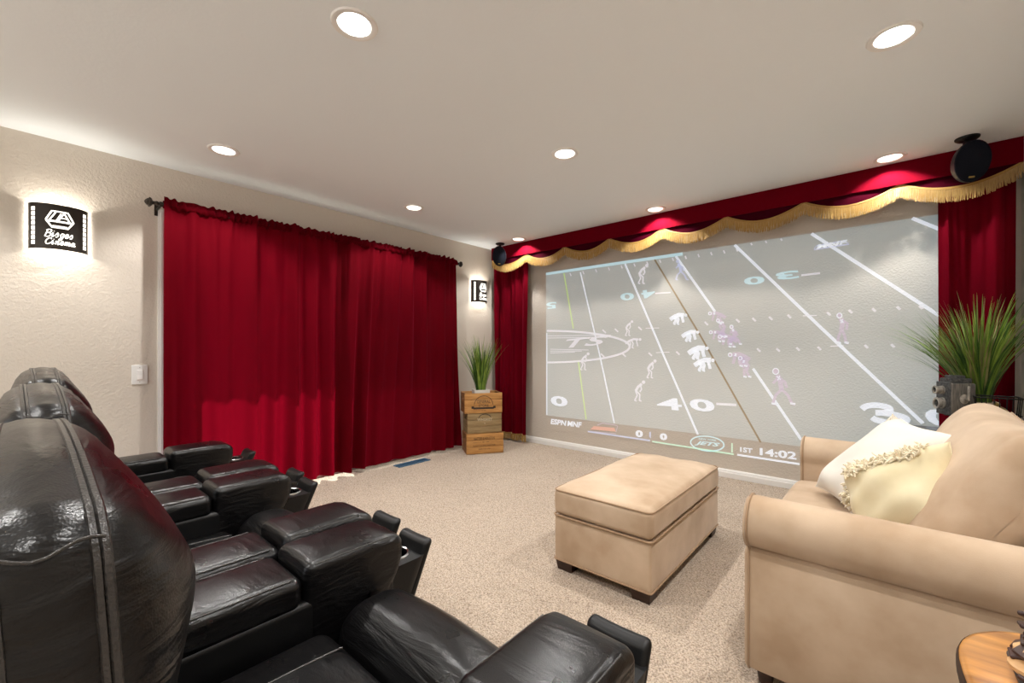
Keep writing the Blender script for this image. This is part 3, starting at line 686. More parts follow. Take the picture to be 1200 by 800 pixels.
# ------------------------------------------------------------------ speakers on the ceiling
def speaker(x, y, aim, label):
    t = thing('ceiling_speaker', label, 'speaker', (x, y, CH), aim, 'small oval speakers under the ceiling')
    m = MB().lathe([(.001, -.016), (.045, -.016), (.055, -.008), (.056, 0)], 28, cap=False)
    m.build('ceiling_mount', 'black_plastic', t)
    MB().tube([(0, 0, -.014), (0, .02, -.04), (0, .025, -.07)], .014, 10).build('stem', 'black_plastic', t)
    # egg shaped body, front towards -y, leaning down a little
    R = Matrix.Translation((0, -.01, -.155)) @ Matrix.Rotation(math.radians(12), 4, 'X')
    rings = []
    for k in range(15):
        a = k/14; yy = -.045+.115*a; q = math.sqrt(max(0, 1-(a*.985)**2.6)); rings.append([R @ Vector((0.084*q*math.cos(t_), yy, .120*q*math.sin(t_))) for t_ in [2*PI*i/32 for i in range(32)]])
    MB().loft(rings).build('cabinet', 'black_plastic', t)
    rings = [[R @ Vector((rx*math.cos(t_), yy, rz*math.sin(t_))) for t_ in [2*PI*i/32 for i in range(32)]] for rx, rz, yy in ((.084, .120, -.045), (.083, .119, -.051), (.079, .114, -.053), (.077, .112, -.050), (.052, .08, -.057), (.02, .03, -.060), (.001, .001, -.061))]
    MB().loft(rings, cap=False).build('grille', 'grille', t)
    MB().softbox(-.014, .014, -.058, -.052, -.096, -.086, .002, 1, 1, m=R).build('badge', 'brass', t)
    return t
speaker(.385, 3.80, math.radians(18), 'black oval speaker under the ceiling near the right side curtain')
speaker(-3.545, 3.87, math.radians(30), 'black oval speaker under the ceiling in the far left corner')

# ------------------------------------------------------------------ recliners
def panel_piping(mb, pts, r=.0035): return mb.tube(pts, r, 6, closed=True)
def recliner(x, y, rz, inner, label, half_back=.335, crest=1.05):
    t = thing('recliner', label, 'recliner', (x, y, 0), rz, 'black leather recliners in a row')
    hi = inner/2; aw = .2
    # base
    MB().softbox(-hi+.002, hi-.002, -.12, .55, .05, .31, .02).build('base', 'leather_smooth', t)
    # seat and footrest
    def crown(c, e=2):
        return lambda a, b, d, P: (P.x, P.y, P.z+(c*(1-abs(a)**e)*(1-abs(b)**e)*max(0, d)))
    st = MB().softbox(-hi+.003, hi-.003, .06, .525, .30, .445, .045, 4, 10, crown(.022)).build('seat', 'leather', t)
    for xx in (-hi*.52, hi*.52): MB().tube([(xx, .10+.04*i, .4475+.017*(1-(xx/hi)**2)*max(0, 1-((.10+.04*i-.29)/.24)**2)) for i in range(11)], .003, 6).build('seat_seam', 'stitch', st)
    def roll(a, b, d, P):
        z = P.z+.022*(1-a*a)*(1-b*b)*max(0, d); yy = P.y+.02*(1-a*a)*(1 if b > 0 else 0)*b
        return (P.x, yy+(P.z)*.10, z)
    MB().softbox(-hi+.003, hi-.003, .515, .715, .09, .485, .075, 5, 10, roll).build('footrest', 'leather', t)
    # backrest: puffed front panel, boxing strip, back panel
    W, zb = half_back, .38
    def outline(off=0):
        o = []; Wc = W-off; r = .055; ztop = crest-.036-off
        o += [(-Wc+2*Wc*i/14, zb+off) for i in range(14)]
        o += [(Wc, zb+off+(ztop-r-zb-off)*i/80) for i in range(80)]
        o += [(Wc-r+r*math.cos(PI/2*i/6), ztop-r+r*math.sin(PI/2*i/6)) for i in range(6)]
        o += [((Wc-r)*(1-2*i/20), ztop+.03*(1-((1-2*i/20))**2)) for i in range(20)]
        o += [(-Wc+r-r*math.sin(PI/2*i/6), ztop-r+r*math.cos(PI/2*i/6)) for i in range(6)]
        o += [(-Wc, ztop-r-(ztop-r-zb-off)*i/80) for i in range(80)]
        return o
    OL = outline(); cz = .72; mb = MB()
    def bulge_front(px_, pz):                            # depth of the front panel by height: headrest, neck, lumbar
        g = lambda c, s: math.exp(-((pz-c)/s)**2)
        return .058+.044*g(.91, .11)+.020*g(.60, .14)-.006*g(.76, .05)
    def ringset(ys, sgn, Df, NR=22):
        R = []
        for k in range(NR+1):
            q = 1-(k/NR)**1.7*.999; ring = []
            for i, (a, b) in enumerate(OL):
                pz = cz+(b-cz)*q; px_ = a*q; d = Df(px_, pz)*(1-q**2.7)**.55
                wr = .0017*(math.sin(pz*250+2.5*math.sin(pz*37))+.7*math.sin(pz*143+a*40))*math.exp(-((q-.93)/.055)**2)+.0035*math.exp(-((pz-.735)/.012)**2)*-1
                ring.append(Vector((px_, ys+sgn*(d+wr), pz)))
            R.append(ring)
        return R
    yf, yb = .045, -.022
    fr = ringset(yf, 1, bulge_front); bk = ringset(yb, -1, lambda a, b: .085)
    strip = []
    for k in range(1, 6):
        q = k/6; e0 = .010*math.sin(PI*q)
        e_ = [e0+.0012*math.sin(PI*q)*math.sin(b*230+3*math.sin(b*31)) for a, b in OL]
        strip.append([Vector((a*(1+e/W), yf+(yb-yf)*q, cz+(b-cz)*(1+e/.4))) for (a, b), e in zip(OL, e_)])
    lean = lambda v: Vector((v.x, v.y+(crest-.01-v.z)*.06, v.z))
    mb.loft([[lean(v) for v in r_] for r_ in list(reversed(fr))+strip+bk])
    bkr = mb.build('backrest', 'leather', t, True, 80)
    for yy in (yf, yb):
        s = MB(); n = len(OL)
        pts = [lean(Vector((a*1.006, yy, cz+(b-cz)*1.005))) for a, b in OL]; panel_piping(s, pts, .0042); panel_piping(s, [p+Vector((0, -.0065 if yy > 0 else .0065, 0)) for p in pts], .0042)
        s.build('piping', 'stitch', bkr)
    for sx in (-1, 1):
        for zz in (crest-.055, crest-.30, .56): MB().tube([lean(Vector((sx*(W+.0105*math.sin(PI*(q/8))+.0004), yf+(yb-yf)*q/8, zz+.004*math.sin(q)))) for q in range(9)], .0015, 6).build('cross_seam', 'stitch', bkr)
    # arms
    for side in (-1, 1):
        ax = side*(hi+aw/2)
        def L(v): return v
        b = MB().softbox(ax-.097, ax+.097, -.13, .735, .04, .515, .018)
        arm = b.build('arm', 'leather_smooth', t)
        for (y0, y1, z0, z1, cr) in ((.02, .470, .500, .582, .006), (.474, .768, .385, .604, .006)):
            pw = .0985; front = y0 > .4
            def wp(a, bb, d, P, cr=cr, front=front):
                z = P.z+cr*(1-a*a)*(1-bb**4)*max(0, d)
                if front: z -= .035*max(0, bb-.6)
                return (P.x, P.y-(.055*max(0, .5-d)**1.5 if front and bb > .3 else 0), z)
            pad = MB().softbox(ax-pw, ax+pw, y0, y1, z0, z1, .026, 5, 8, wp).build('arm_pad', 'leather', arm)
        # stitch lines along the pads
        s = MB()
        for xx in (ax-.088, ax+.088):
            s.tube([(xx, .05+.0435*i, .5795) for i in range(10)], .0022, 6); s.tube([(xx, .50+.024*i, .5985) for i in range(10)], .0022, 6)
        s.build('pad_seam', 'stitch', arm)
        # cup holder block with a real well
        x0, x1, y0, y1, zt = ax-.078, ax+.078, .72, .865, .492; c = (ax, .795); n = 32; mb = MB()
        R = []; S = []
        for k in range(n):
            a = 2*PI*k/n; ct, st_ = math.cos(a), math.sin(a)
            R.append(Vector((c[0]+.043*ct, c[1]+.043*st_, zt)))
            q = min((.078)/max(abs(ct), 1e-6), ((y1-c[1]) if st_ > 0 else (c[1]-y0))/max(abs(st_), 1e-6)); S.append(Vector((c[0]+q*ct, c[1]+q*st_, zt)))
        D = [Vector((p.x, p.y-.42*.48 if p.y > c[1] else p.y-.2, .07)) for p in S]
        mb.add(R+S+D, [(k, n+k, n+(k+1) % n, (k+1) % n) for k in range(n)]+[(n+k, 2*n+k, 2*n+(k+1) % n, n+(k+1) % n) for k in range(n)]+[tuple(range(3*n-1, 2*n-1, -1))])
        mb.build('cup_console', 'leather_smooth', arm)
        m = Matrix.Translation((c[0], c[1], zt))
        tag(MB().lathe([(.037, -.055), (.039, -.01), (.040, .004), (.044, .006), (.049, .003), (.050, -.001)], 32, m, cap=False).build('cup_ring', 'chrome', arm), 'chrome cup holder ring')
        MB().lathe([(.038, -.01), (.036, -.08), (.001, -.081)], 32, m, cap=False).build('cup_well', 'cup_dark', arm)
        sh = lambda a, bb, d, P: (P.x, P.y+(P.z-.235)*.46-.002*(1-a*a), P.z+.002*a*a*max(0, d))
        MB().softbox(ax-.075, ax+.075, .866, .900, .06, .53, .015, 4, 6, sh).build('end_panel', 'leather_smooth', arm)
    for sx in (-1, 1):
        for yy in (-.05, .42): MB().lathe([(.025, 0), (.022, .06)], 12, Matrix.Translation((sx*hi*.8, yy, 0))).build('foot', 'black_plastic', t)
    return t
RROT = 0.0
recliner(-.818, .0, RROT, .543, 'black leather recliner nearest the camera, its tall back filling the left foreground', crest=1.052)
recliner(-1.735, .03, RROT, .46, 'middle black leather recliner of the row, between the nearest and the far one', crest=1.056)
recliner(-2.615, .06, RROT, .47, 'farthest black leather recliner of the row, next to the light switch wall', crest=1.074)

# ------------------------------------------------------------------ ottoman
ot = thing('ottoman', 'beige suede storage ottoman with cushioned lid on dark wooden feet', 'ottoman', (-1.045, 2.36, 0), 0)
MB().softbox(-.262, .262, -.512, .512, .055, .285, .012, 2, 4).build('body', 'suede', ot)
def lidw(a, b, d, P):
    z = P.z+.028*(1-a**4)*(1-b**4)*max(0, d)
    k = .012*(1-(d*d))
    wr = .0025*math.sin(b*23+a*3)*(1-d*d)+.002*math.sin(a*19)*(1-d*d)
    return (P.x*(1+k+wr), P.y*(1+k*.5+wr*.5), z+.003*math.sin(a*7+b*5)*max(0, d))
lid = MB().softbox(-.266, .266, -.516, .516, .288, .425, .030, 4, 12, lidw).build('lid', 'suede', ot)
def rrect(hx, hy, r, z, n=6):
    p = []
    for (cx, cy, a0) in ((hx-r, hy-r, 0), (-hx+r, hy-r, 90), (-hx+r, -hy+r, 180), (hx-r, -hy+r, 270)):
        p += [(cx+r*math.cos(math.radians(a0+90*i/n)), cy+r*math.sin(math.radians(a0+90*i/n)), z) for i in range(n+1)]
    return p
def dense(p, k=8): return [Vector(p[i]).lerp(Vector(p[(i+1) % len(p)]), j/k) for i in range(len(p)) for j in range(k)]
mb = MB(); mb.tube(dense([(x, y, z) for x, y, z in rrect(.266, .514, .03, .4165)]), .0042, 6, True); mb.build('piping', 'suede_pipe', lid)
mb = MB(); mb.tube(rrect(.266, .516, .02, .287), .005, 6, True); mb.build('piping', 'suede_pipe', lid)
MB().tube(rrect(.263, .513, .012, .058), .005, 6, True).build('piping', 'suede_pipe', ot)
for sx in (-1, 1):
    for sy in (-1, 1):
        f = MB(); cx, cy = sx*.207, sy*.457
        f.loft([[(cx+a*s_, cy+b_*s_, z) for a, b_ in ((-.05, -.05), (.05, -.05), (.05, .05), (-.05, .05))] for z, s_ in ((0, .82), (.056, 1))]); f.build('foot', 'dark_wood', ot, False)

# ------------------------------------------------------------------ loveseat
sf = thing('loveseat', 'beige suede loveseat with rolled arms and loose back cushion along the right wall', 'sofa', (.13, 2.36, 0))
def S(x, y, z): return Vector((x-.13, y-2.36, z))
def rolled_arm(y_out, sgn, name):
    # profile in (offset inward from the outer face, z); sgn = +1 when inward is +y
    prof = [(.01, .055), (.0, .07), (0, .25), (.001, .44), (.006, .458), (.022, .466)]
    prof += [(.053+.087*math.cos(math.radians(a)), .55+.087*math.sin(math.radians(a))) for a in range(248, -31, -12)]
    prof += [(.128, .48), (.135, .40), (.135, .07), (.125, .055)]
    cx_, cz_ = .068, .33; rings = []
    xs = [(-.364, .94), (-.360, .972), (-.352, .99), (-.340, 1)]+[(-.34+.92*i/14, 1) for i in range(1, 14)]+[(.60, 1), (.612, .98)]
    for x, q in xs: rings.append([S(x, y_out+sgn*(cx_+(o-cx_)*q), cz_+(z-cz_)*(1-(1-q)*.35)) for o, z in prof])
    if sgn < 0: rings = [list(reversed(r)) for r in rings]
    arm = MB().loft(rings).build(name, 'suede', sf, True, 42)
    p = [S(-.352, y_out+sgn*(cx_+(o-cx_)*1.012), cz_+(z-cz_)*1.004) for o, z in prof]
    MB().tube(p, .0048, 6, True).build('piping', 'suede_pipe', arm)
    return arm
rolled_arm(1.645, 1, 'arm'); rolled_arm(3.085, -1, 'arm')
MB().softbox(-.345-.13, .60-.13, 1.77-2.36, 2.96-2.36, .06, .285, .02).build('base', 'suede', sf)
def bwarp(a, b, d, P): return (P.x+P.z*.30+.01*(1-b*b)*(-1 if a < 0 else 0), P.y, P.z)
MB().softbox(.44-.13, .58-.13, 1.70-2.36, 3.03-2.36, .06, .76, .05, 4, 6, bwarp and (lambda a, b, d, P: (P.x+P.z*.10, P.y, P.z))).build('back_frame', 'suede', sf)
def seatw(a, b, d, P): return (P.x-.012*(1-b*b)*max(0, -a), P.y, P.z+.022*(1-a*a)*(1-b*b)*max(0, d)+.003*math.sin(a*9+b*7)*max(0, d))
seat = MB().softbox(-.385-.13, .36-.13, 1.785-2.36, 2.945-2.36, .287, .415, .05, 5, 12, seatw).build('seat_cushion', 'suede', sf)
# one big loose back cushion, leaning
MC = Matrix.Translation(S(.255, 2.365, .655)) @ Matrix.Rotation(math.radians(31), 4, 'Y')
def cushw(a, b, d, P):
    t = P.x+(.055 if a < 0 else .03)*a*(1-d**4)*(1-b**4)
    sag = -.018*(1-b*b)*max(0, d)-.03*max(0, -d)*(abs(b)**3)
    wr = .006*math.sin(b*11+d*4)*(1-d*d)+.006*math.sin(d*13-b*5)*max(0, -d)*(1-b*b)
    sq = 1-.06*max(0, d)**3*0-.05*(abs(d)**4)
    return (t+wr*(1 if a < 0 else .3), P.y*sq, P.z+sag)
bc = MB().softbox(-.085, .085, -.555, .555, -.275, .275, .065, 6, 16, cushw, MC).build('back_cushion', 'suede', sf, True, 70)
def cp(x, y, z): 
    a, b, d = x/.085, y/.555, z/.275; return MC @ Vector(cushw(a, b, d, Vector((x, y, z))))
mb = MB(); mb.tube([cp(.03, -.50+1.0*i/30, .276) for i in range(31)], .004, 6); mb.build('piping', 'suede_pipe', bc)
MB().tube([cp(-.058, -.50+1.0*i/30, -.273) for i in range(31)], .006, 6).build('piping', 'suede_pipe', bc)
for x in (-.31, .55):
    for y in (1.70, 3.03): MB().lathe([(.022, 0), (.03, .06)], 12, Matrix.Translation(S(x, y, 0))).build('foot', 'dark_wood', sf)

# ------------------------------------------------------------------ throw pillows
def pillow_pt(a, b, hx, hz, T, sg):
    ex = 1-.10*(1-b*b)*abs(a)**3; ez = 1-.10*(1-a*a)*abs(b)**3
    th = T*((1-a**4)*(1-b**4))**.55
    return Vector((a*hx*ex, sg*th, b*hz*ez))
def pillow(name, label, m, loc, rot, hx, hz, T, seed, wr=.006, parent_group=None):
    t = thing(name, label, 'pillow', loc, 0, 'throw pillows on the loveseat'); t.rotation_euler = rot
    rg = random.Random(seed); ph = [rg.uniform(0, 6) for _ in range(4)]
    def w(a, b): return wr*(math.sin(a*5+b*3+ph[0])+math.sin(b*8-a*4+ph[1])*.6+.7*math.sin(11*a*b+ph[2]))*(1-a**4)*(1-b**4)
    mb = MB(); N = 30
    for sg in (-1, 1):
        def fn(u, v, sg=sg):
            a, b = math.sin((u-.5)*PI), math.sin((v-.5)*PI); p = pillow_pt(a, b, hx, hz, T, sg); p.y += w(a, b)*sg; return p if sg < 0 else p
        g = MB(); g.grid(N, N, fn)
        f = g.f if sg < 0 else [tuple(reversed(q)) for q in g.f]
        mb.add(g.v, f)
    cov = mb.build('cover', m, t)
    ed = [pillow_pt(a, b, hx, hz, T, 1) for a, b in [(-1+2*i/16, -1) for i in range(16)]+[(1, -1+2*i/16) for i in range(16)]+[(1-2*i/16, 1) for i in range(16)]+[(-1, 1-2*i/16) for i in range(16)]]
    MB().tube(ed, .003, 6, True).build('edge_seam', m, t)
    return t, w
def tufts(parent, hx, hz, T, sg, area, n, seed, ln=.02, m='tuft'):
    rg = random.Random(seed); mb = MB()
    for _ in range(n):
        a = rg.uniform(area[0], area[1]); b = rg.uniform(area[2], area[3]); p = pillow_pt(a, b, hx, hz, T, sg)
        d = Vector((rg.uniform(-1, 1), sg*rg.uniform(.3, 1), rg.uniform(-1, .6))).normalized(); e = Vector((rg.uniform(-1, 1), rg.uniform(-.3, .3), rg.uniform(-1, 1))).normalized(); L = ln*rg.uniform(.6, 1.2)
        mb.tube([p, p+d*L*.5+e*L*.15, p+d*L*.75+e*L*.5, p+d*L*.7+e*L*.9], [.0028, .0034, .0034, .0024], 5)
    return tag(mb.build('shag_tufts', m, parent), 'shaggy cream yarn tufts', kind='stuff')
RX_ = math.radians
p, _ = pillow('throw_pillow', 'taupe knitted pillow mostly hidden behind the white pillow', 'taupe_knit', (.055, 2.79, .585), (RX_(-18), RX_(-10), RX_(78)), .23, .20, .07, 3)
p, _ = pillow('throw_pillow', 'large white pillow with shaggy tufts leaning on the back cushion', 'ivory', (-.01, 2.50, .635), (RX_(-44), 0, RX_(-68)), .24, .25, .085, 4)
tufts(p, .24, .25, .085, -1, (.55, .95, -.9, -.45), 170, 11, .026)
p, _ = pillow('throw_pillow', 'small cream pillow with a shaggy band, in front of the white pillow', 'cream', (.06, 2.10, .615), (RX_(-30), RX_(-30), RX_(-20)), .185, .155, .105, 8, .010)
tufts(p, .185, .155, .105, -1, (-.75, .75, .58, .97), 420, 12, .02); tufts(p, .185, .155, .105, 1, (-.8, .8, .5, .97), 160, 14, .022)

# ------------------------------------------------------------------ end table behind the loveseat and what stands on it
TZ = .665
et = thing('end_table', 'dark glossy end table in the right corner behind the loveseat', 'table', (.335, 3.50, 0))
MB().softbox(-.275, .275, -.27, .27, TZ-.03, TZ, .006, 2, 2).build('table_top', 'black_wood', et)
MB().box(-.24, .24, -.235, .235, TZ-.10, TZ-.03).build('apron', 'black_wood', et, False)
for sx in (-1, 1):
    for sy in (-1, 1): MB().loft([[(sx*.235+a*q, sy*.23+b*q, z) for a, b in ((-.022, -.022), (.022, -.022), (.022, .022), (-.022, .022))] for z, q in ((0, .7), (TZ-.03, 1))]).build('leg', 'black_wood', et, False)
MB().box(-.23, .23, -.225, .225, .16, .18).build('shelf', 'black_wood', et, False)

def blade_mesh(rg, length, spread, wd, segs=7, az=None, droop=.25):
    az = rg.uniform(0, 2*PI) if az is None else az; d = Vector((math.cos(az), math.sin(az), 0)); sd_ = Vector((-d.y, d.x, 0)); L = []; C_ = []; R = []
    for i in range(segs+1):
        s = i/segs; out = spread*(s**1.5)*length; z = length*s*(1-.5*spread*spread*s)-droop*length*max(0, s-.6)**2
        c = d*out+Vector((0, 0, z)); q = wd*(1-s**2.2)*.5+.0004; tw = sd_*math.cos(.8*s)+d*math.sin(.8*s)*.6
        L.append(c-tw*q); R.append(c+tw*q); C_.append(c+Vector((0, 0, -q*.35))-d*q*.3)
    n = segs+1; mb = MB(); mb.add(L+C_+R, [(i, n+i, n+i+1, i+1) for i in range(segs)]+[(n+i, 2*n+i, 2*n+i+1, n+i+1) for i in range(segs)]); return mb
def grass_plant(root, z, n_obj, n_stuff, lo, hi, spread, wd, base_r, mats, seed, xlim=None):
    rg = random.Random(seed); stuff = {m: MB() for m in mats}; base_r = base_r if isinstance(base_r, tuple) else (base_r, base_r)
    for k in range(n_obj+n_stuff):
        a = rg.uniform(0, 2*PI); rr = math.sqrt(rg.random()); o = Vector((base_r[0]*rr*math.cos(a), base_r[1]*rr*math.sin(a), z))
        ln = rg.uniform(lo, hi); sp_ = spread*(.12+.88*rr)*rg.uniform(.6, 1.15)
        b = blade_mesh(rg, ln*(1-.12*rr), sp_, wd*rg.uniform(.7, 1.1), az=a+rg.uniform(-.5, .5)); m = rg.choice(mats)
        if xlim and max(v[0] for v in b.v)+o.x > xlim: continue
        if k >= n_obj: stuff[m].add([Vector(v)+o for v in b.v], b.f)
        else:
            ob = b.build('grass_blade', m, root, True, 60); ob.location = o
    for m, mb in stuff.items():
        if mb.v: tag(mb.build('grass_blades', m, root), kind='stuff')
# tall grass in a whitewashed box
tg = thing('potted_grass', 'tall wild green grass in a whitewashed box on the corner end table', 'plant', (.405, 3.57, TZ))
b = MB(); 
b.loft([[(a*q, c*q, z) for a, c in ((-.075, -.065), (.075, -.065), (.075, .065), (-.075, .065))] for z, q in ((0, .86), (.19, 1), (.19, .9), (.165, .88))], cap=True); b.build('pot', 'whitewash', tg, False)
grass_plant(tg, .165, 210, 300, .48, .72, .72, .0098, (.055, .05), ['leaf', 'leaf_bright', 'leaf', 'leaf_olive', 'leaf_dark'], 21, .235)
# vintage twin-lens camera ornament
tl = thing('vintage_camera', 'pewter twin-lens vintage camera ornament on a small tripod beside the tall grass', 'ornament', (.300, 3.42, TZ), math.radians(30)); tl.scale = (.76, .76, .95)
def CM(x, y, z): return Vector((x, y, z))
MB().softbox(-.075, .075, -.075, .06, .135, .315, .008, 2, 2).build('body', 'pewter_side', tl)
MB().softbox(-.083, -.070, -.070, .055, .13, .32, .004, 2, 2).build('front_plate', 'pewter', tl)
MB().softbox(-.066, .066, -.055, .048, .315, .342, .006, 2, 2).build('hood', 'pewter', tl); MB().softbox(-.045, .04, -.035, .032, .340, .358, .004, 2, 2).build('hood_lid', 'pewter', tl)
for z, L, r in ((.272, .055, .024), (.195, .045, .032)):
    m = Matrix.Translation((-.082, -.008, z)) @ Matrix.Rotation(-PI/2, 4, 'Y')
    ln = MB().lathe([(r, 0), (r, L*.3), (r*.86, L*.32), (r*.9, L*.75), (r*1.02, L*.78), (r*1.02, L), (r*.72, L), (r*.66, L*.8)], 24, m, cap=False).build('lens_barrel', 'silver', tl)
    MB().lathe([(r*.72, L*.82), (r*.4, L*.88), (.001, L*.9)], 20, m, cap=False).build('lens_glass', 'cup_dark', ln)
m = Matrix.Translation((.0, -.076, .225)) @ Matrix.Rotation(PI/2, 4, 'X')
MB().lathe([(.026, 0), (.028, .006), (.02, .010), (.006, .012), (.006, .018)], 20, m).build('crank_dial', 'silver', tl)
MB().softbox(.012, .027, -.098, -.084, .215, .30, .006, 2, 2).build('crank_handle', 'silver', tl)
MB().softbox(-.05, .05, -.05, .04, .12, .137, .006, 2, 2).build('tripod_head', 'black_metal', tl)
for a in (200, 320, 80): MB().tube([(.03*math.cos(RX_(a)), .03*math.sin(RX_(a)), .125), (.085*math.cos(RX_(a)), .085*math.sin(RX_(a)), .004)], .005, 8).build('tripod_leg', 'black_metal', tl)
# wire basket with a brass ball
wb = thing('wire_basket', 'black wire basket on the end table right of the tall grass box', 'basket', (.452, 3.395, TZ)); wb.scale = (1, 1, 1.4)
mb = MB()
for z, q in ((.012, .8), (.10, .95), (.165, 1.0)): mb.tube(rrect(.085*q, .075*q, .02, z), .003, 6, True)
mb.build('wire_hoop', 'black_metal', wb)
for k in range(12):
    a = 2*PI*k/12; c, s = math.cos(a), math.sin(a); q = 1/max(abs(c), abs(s)); MB().tube([(.068*c*q*.95, .06*s*q*.95, .01), (.085*c*q*.97, .075*s*q*.97, .165)], .0025, 6).build('wire', 'black_metal', wb)
gb = thing('brass_ball', 'ribbed brass ornament ball sitting in the black wire basket', 'ornament', (.452, 3.395, TZ+.016))
mb = MB(); n = 40
rings = []
for k in range(1, 16):
    th = PI*k/16
    rings.append([(.055*math.sin(th)*(1+.05*math.cos(10*(2*PI*i/n)))*math.cos(2*PI*i/n), .055*math.sin(th)*(1+.05*math.cos(10*(2*PI*i/n)))*math.sin(2*PI*i/n), .085-.085*math.cos(th)) for i in range(n)])
mb.loft(rings).build('globe', 'brass', gb); MB().lathe([(.012, .168), (.014, .175), (.004, .185)], 14).build('cap', 'brass', gb)

# ------------------------------------------------------------------ crates with potted grass
CR = math.atan2(.353, .231)                               # direction of the crates' front edge
def crate(cx, cy, z, wd, dp, ht, rz, front, side, label, prints):
    t = thing('wooden_crate', label, 'crate', (cx, cy, z), rz, 'stacked wooden crates'); e = .014; hw, hd = wd/2, dp/2
    for k in range(3):
        z0 = ht*k/3+.0012; z1 = ht*(k+1)/3-.0012
        for (n_, y0, y1) in (('front_plank', -hd, -hd+e), ('back_plank', hd-e, hd)):
            MB().softbox(-hw, hw, y0, y1, z0, z1, .0025, 1, 1).build(n_, front, t)
        for sx in (-1, 1):
            a = min(sx*hw, sx*(hw-e)); b_ = max(sx*hw, sx*(hw-e))
            if k < 2: MB().softbox(a, b_, -hd+e, hd-e, z0, z1, .0025, 1, 1).build('side_plank', side, t)
            else:                                         # hand hole between two short planks and a rail
                MB().softbox(a, b_, -hd+e, -.05, z0, z1, .0025, 1, 1).build('side_plank', side, t); MB().softbox(a, b_, .05, hd-e, z0, z1, .0025, 1, 1).build('side_plank', side, t)
                MB().softbox(a, b_, -.05, .05, z1-.02, z1, .0025, 1, 1).build('hand_rail', side, t)
    MB().box(-hw+e, hw-e, -hd+e, hd-e, .002, .014).build('bottom', side, t, False)
    yy = -hd-.0006
    for kind, args, ink in prints:
        mb = MB()
        if kind == 'text':
            txt, x0, z0, w_, h_ = args; lettering(mb, txt, (x0, yy, z0), (w_, 0, 0), (0, 0, h_), .01)
        elif kind == 'arc':
            x0, z0, r, a0, a1, wd_ = args
            o = arc(x0, z0, r+wd_/2, a0, a1, 24); i_ = arc(x0, z0, r-wd_/2, a0, a1, 24); n = len(o)
            mb.add([(a, yy, b_) for a, b_ in o+i_], [(k, k+1, n+k+1, n+k) for k in range(n-1)])
        elif kind == 'poly': mb.add([(a, yy, b_) for a, b_ in args], [tuple(range(len(args)))])
        mb.build('print', ink, t, False)
    return t
# front-bottom edge from (-3.426,3.204) to (-3.195,3.557)
fx, fy = math.cos(CR), math.sin(CR); nx, ny = -fy, fx     # along the front, and into the crate
def centre(s, d): return (-3.426+fx*s+nx*d, 3.204+fy*s+ny*d)
c = centre(.205, .14); crate(c[0], c[1], .002, .415, .28, .222, CR, 'pine', 'pine_side', 'honey pine crate with four lines of black print, bottom of the stack',
    [('text', ('NATTERS & HOUSTON', -.125, .152, .23, .030), 'ink'), ('text', ('EST. 1890', -.03, .122, .075, .013), 'ink'), ('poly', [(-.135, .127), (-.04, .129), (-.04, .131), (-.135, .129)], 'ink'), ('poly', [(.055, .129), (.14, .127), (.14, .129), (.055, .131)], 'ink'),
     ('text', ('QUALITY GOODS & HARDWARE', -.135, .082, .25, .018), 'ink'), ('text', ('SUPPLY CO. LTD', -.075, .045, .13, .014), 'ink')])
c = centre(.200, .145); crate(c[0], c[1], .226, .385, .27, .218, CR+.02, 'grey_pine', 'grey_pine', 'greyish weathered crate with pale print, middle of the stack',
    [('text', ('WHISKEY', -.085, .135, .17, .030), 'white_ink'), ('arc', (0, .125, .085, 35, 145, .008), 'ink'), ('text', ('T', -.008, .095, .016, .018), 'white_ink')])
c = centre(.190, .15); crate(c[0], c[1], .446, .42, .29, .222, CR-.01, 'pine', 'pine_side', 'honey pine crate with arched store logo, top of the stack under the plant',
    [('arc', (0, .085, .105, 5, 175, .006), 'ink'), ('text', ('GENERAL', -.075, .110, .15, .034), 'ink'), ('text', ('STORE', -.055, .072, .11, .026), 'ink'),
     ('poly', [(-.115, .045), (.115, .045), (.115, .066), (-.115, .066)], 'ink'), ('poly', [(-.135, .052), (-.108, .052), (-.108, .078), (-.135, .078)], 'ink'), ('poly', [(.108, .052), (.135, .052), (.135, .078), (.108, .078)], 'ink'), ('text', ('EST. 1902', -.02, .027, .045, .009), 'ink')])
pc = centre(.185, .145)
gp = thing('potted_grass', 'bushy green grass in a white pot standing in the top crate', 'plant', (pc[0], pc[1], .461), CR)
b = MB(); b.loft([[(a*q, c_*q, z) for a, c_ in ((-.088, -.088), (.088, -.088), (.088, .088), (-.088, .088))] for z, q in ((0, .8), (.235, 1), (.235, .9), (.205, .88))]); b.build('pot', 'ceramic', gp, False)
grass_plant(gp, .20, 90, 130, .40, .74, .46, .0125, .05, ['leaf_dark', 'leaf_dark', 'leaf', 'leaf_bright'], 33)

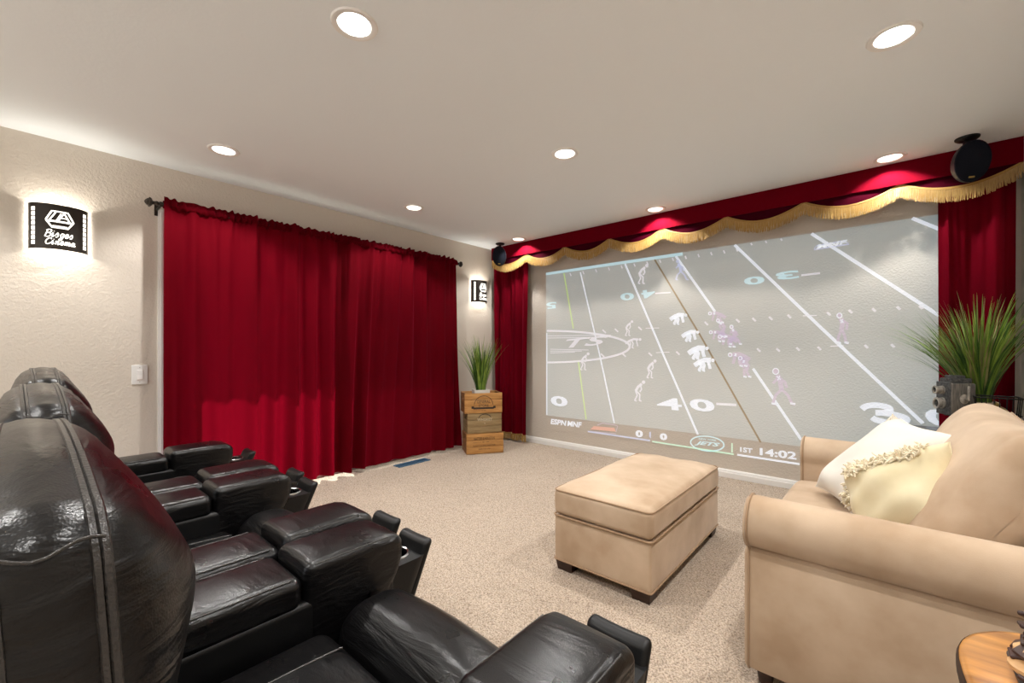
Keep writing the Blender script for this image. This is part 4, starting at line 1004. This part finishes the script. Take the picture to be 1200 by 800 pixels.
# ------------------------------------------------------------------ wooden side table with turned-wood sculpture
wt = thing('side_table', 'varnished live-edge wooden side table in the lower right foreground', 'table', (.345, 1.165, 0))
OUT = []
for k in range(64):
    a = 2*PI*k/64; r = .285*(1+.03*math.sin(3*a+.5)+.02*math.sin(5*a))
    ca, sa = math.cos(a), math.sin(a); OUT.append((max(-9, .235*abs(ca)**.75*(1 if ca > 0 else -1)*(1+.02*math.sin(3*a))), .25*abs(sa)**.75*(1 if sa > 0 else -1)*(1+.02*math.sin(4*a))))
prof = [(.985, .505), (1.0, .52), (1.0, .538), (.985, .547), (.95, .55)]
top = MB().loft([[(x*q, y*q, z) for x, y in OUT] for q, z in prof]).build('table_top', 'teak', wt, True, 50)
MB().loft([[(x*q, y*q, z) for x, y in OUT] for q, z in ((.97, .503), (1.006, .518), (1.006, .536), (.992, .5455))], cap=False).build('bark_edge', 'bark', wt)
for a in (45, 135, 225, 315): MB().tube([(.15*math.cos(RX_(a)), .15*math.sin(RX_(a)), .51), (.19*math.cos(RX_(a)), .19*math.sin(RX_(a)), .0)], [.022, .016], 10).build('leg', 'bark', wt)
ws = thing('wood_sculpture', 'sculpture of pale turned wood and dark walnut chips on the live-edge table', 'ornament', (.222, 1.190, .55))
MB().softbox(-.040, .13, -.075, .085, .0, .010, .003, 1, 2).build('base_plate', 'slate', ws)
rg = random.Random(9)
zz = .012
for k in range(6):
    r = .033-.0015*k; off = Vector((-.018+.006*k+rg.uniform(-.008, .008), rg.uniform(-.008, .008), zz))
    MB().lathe([(.002, 0), (r*.7, .004), (r, .013), (r, .019), (r*.7, .027), (.002, .031)], 18, Matrix.Translation(off)).build('turned_bead', 'maple', ws)
    for j in range(4):
        a = rg.uniform(PI*.5, PI*1.7); m = Matrix.Translation(off+Vector((.022*math.cos(a), .022*math.sin(a), rg.uniform(.006, .026)))) @ Matrix.Rotation(a, 4, 'Z') @ Matrix.Rotation(rg.uniform(-.5, .5), 4, 'X') @ Matrix.Rotation(rg.uniform(.2, .8), 4, 'Y')
        MB().softbox(-.015, .015, -.012, .012, -.004, .004, .003, 2, 1, m=m).build('walnut_chip', 'walnut', ws)
    zz += .0255
MB().softbox(-.006, .006, -.006, .006, zz, zz+.03, .002, 1, 1, m=Matrix.Translation((.012, 0, 0))).build('walnut_peg', 'walnut', ws)
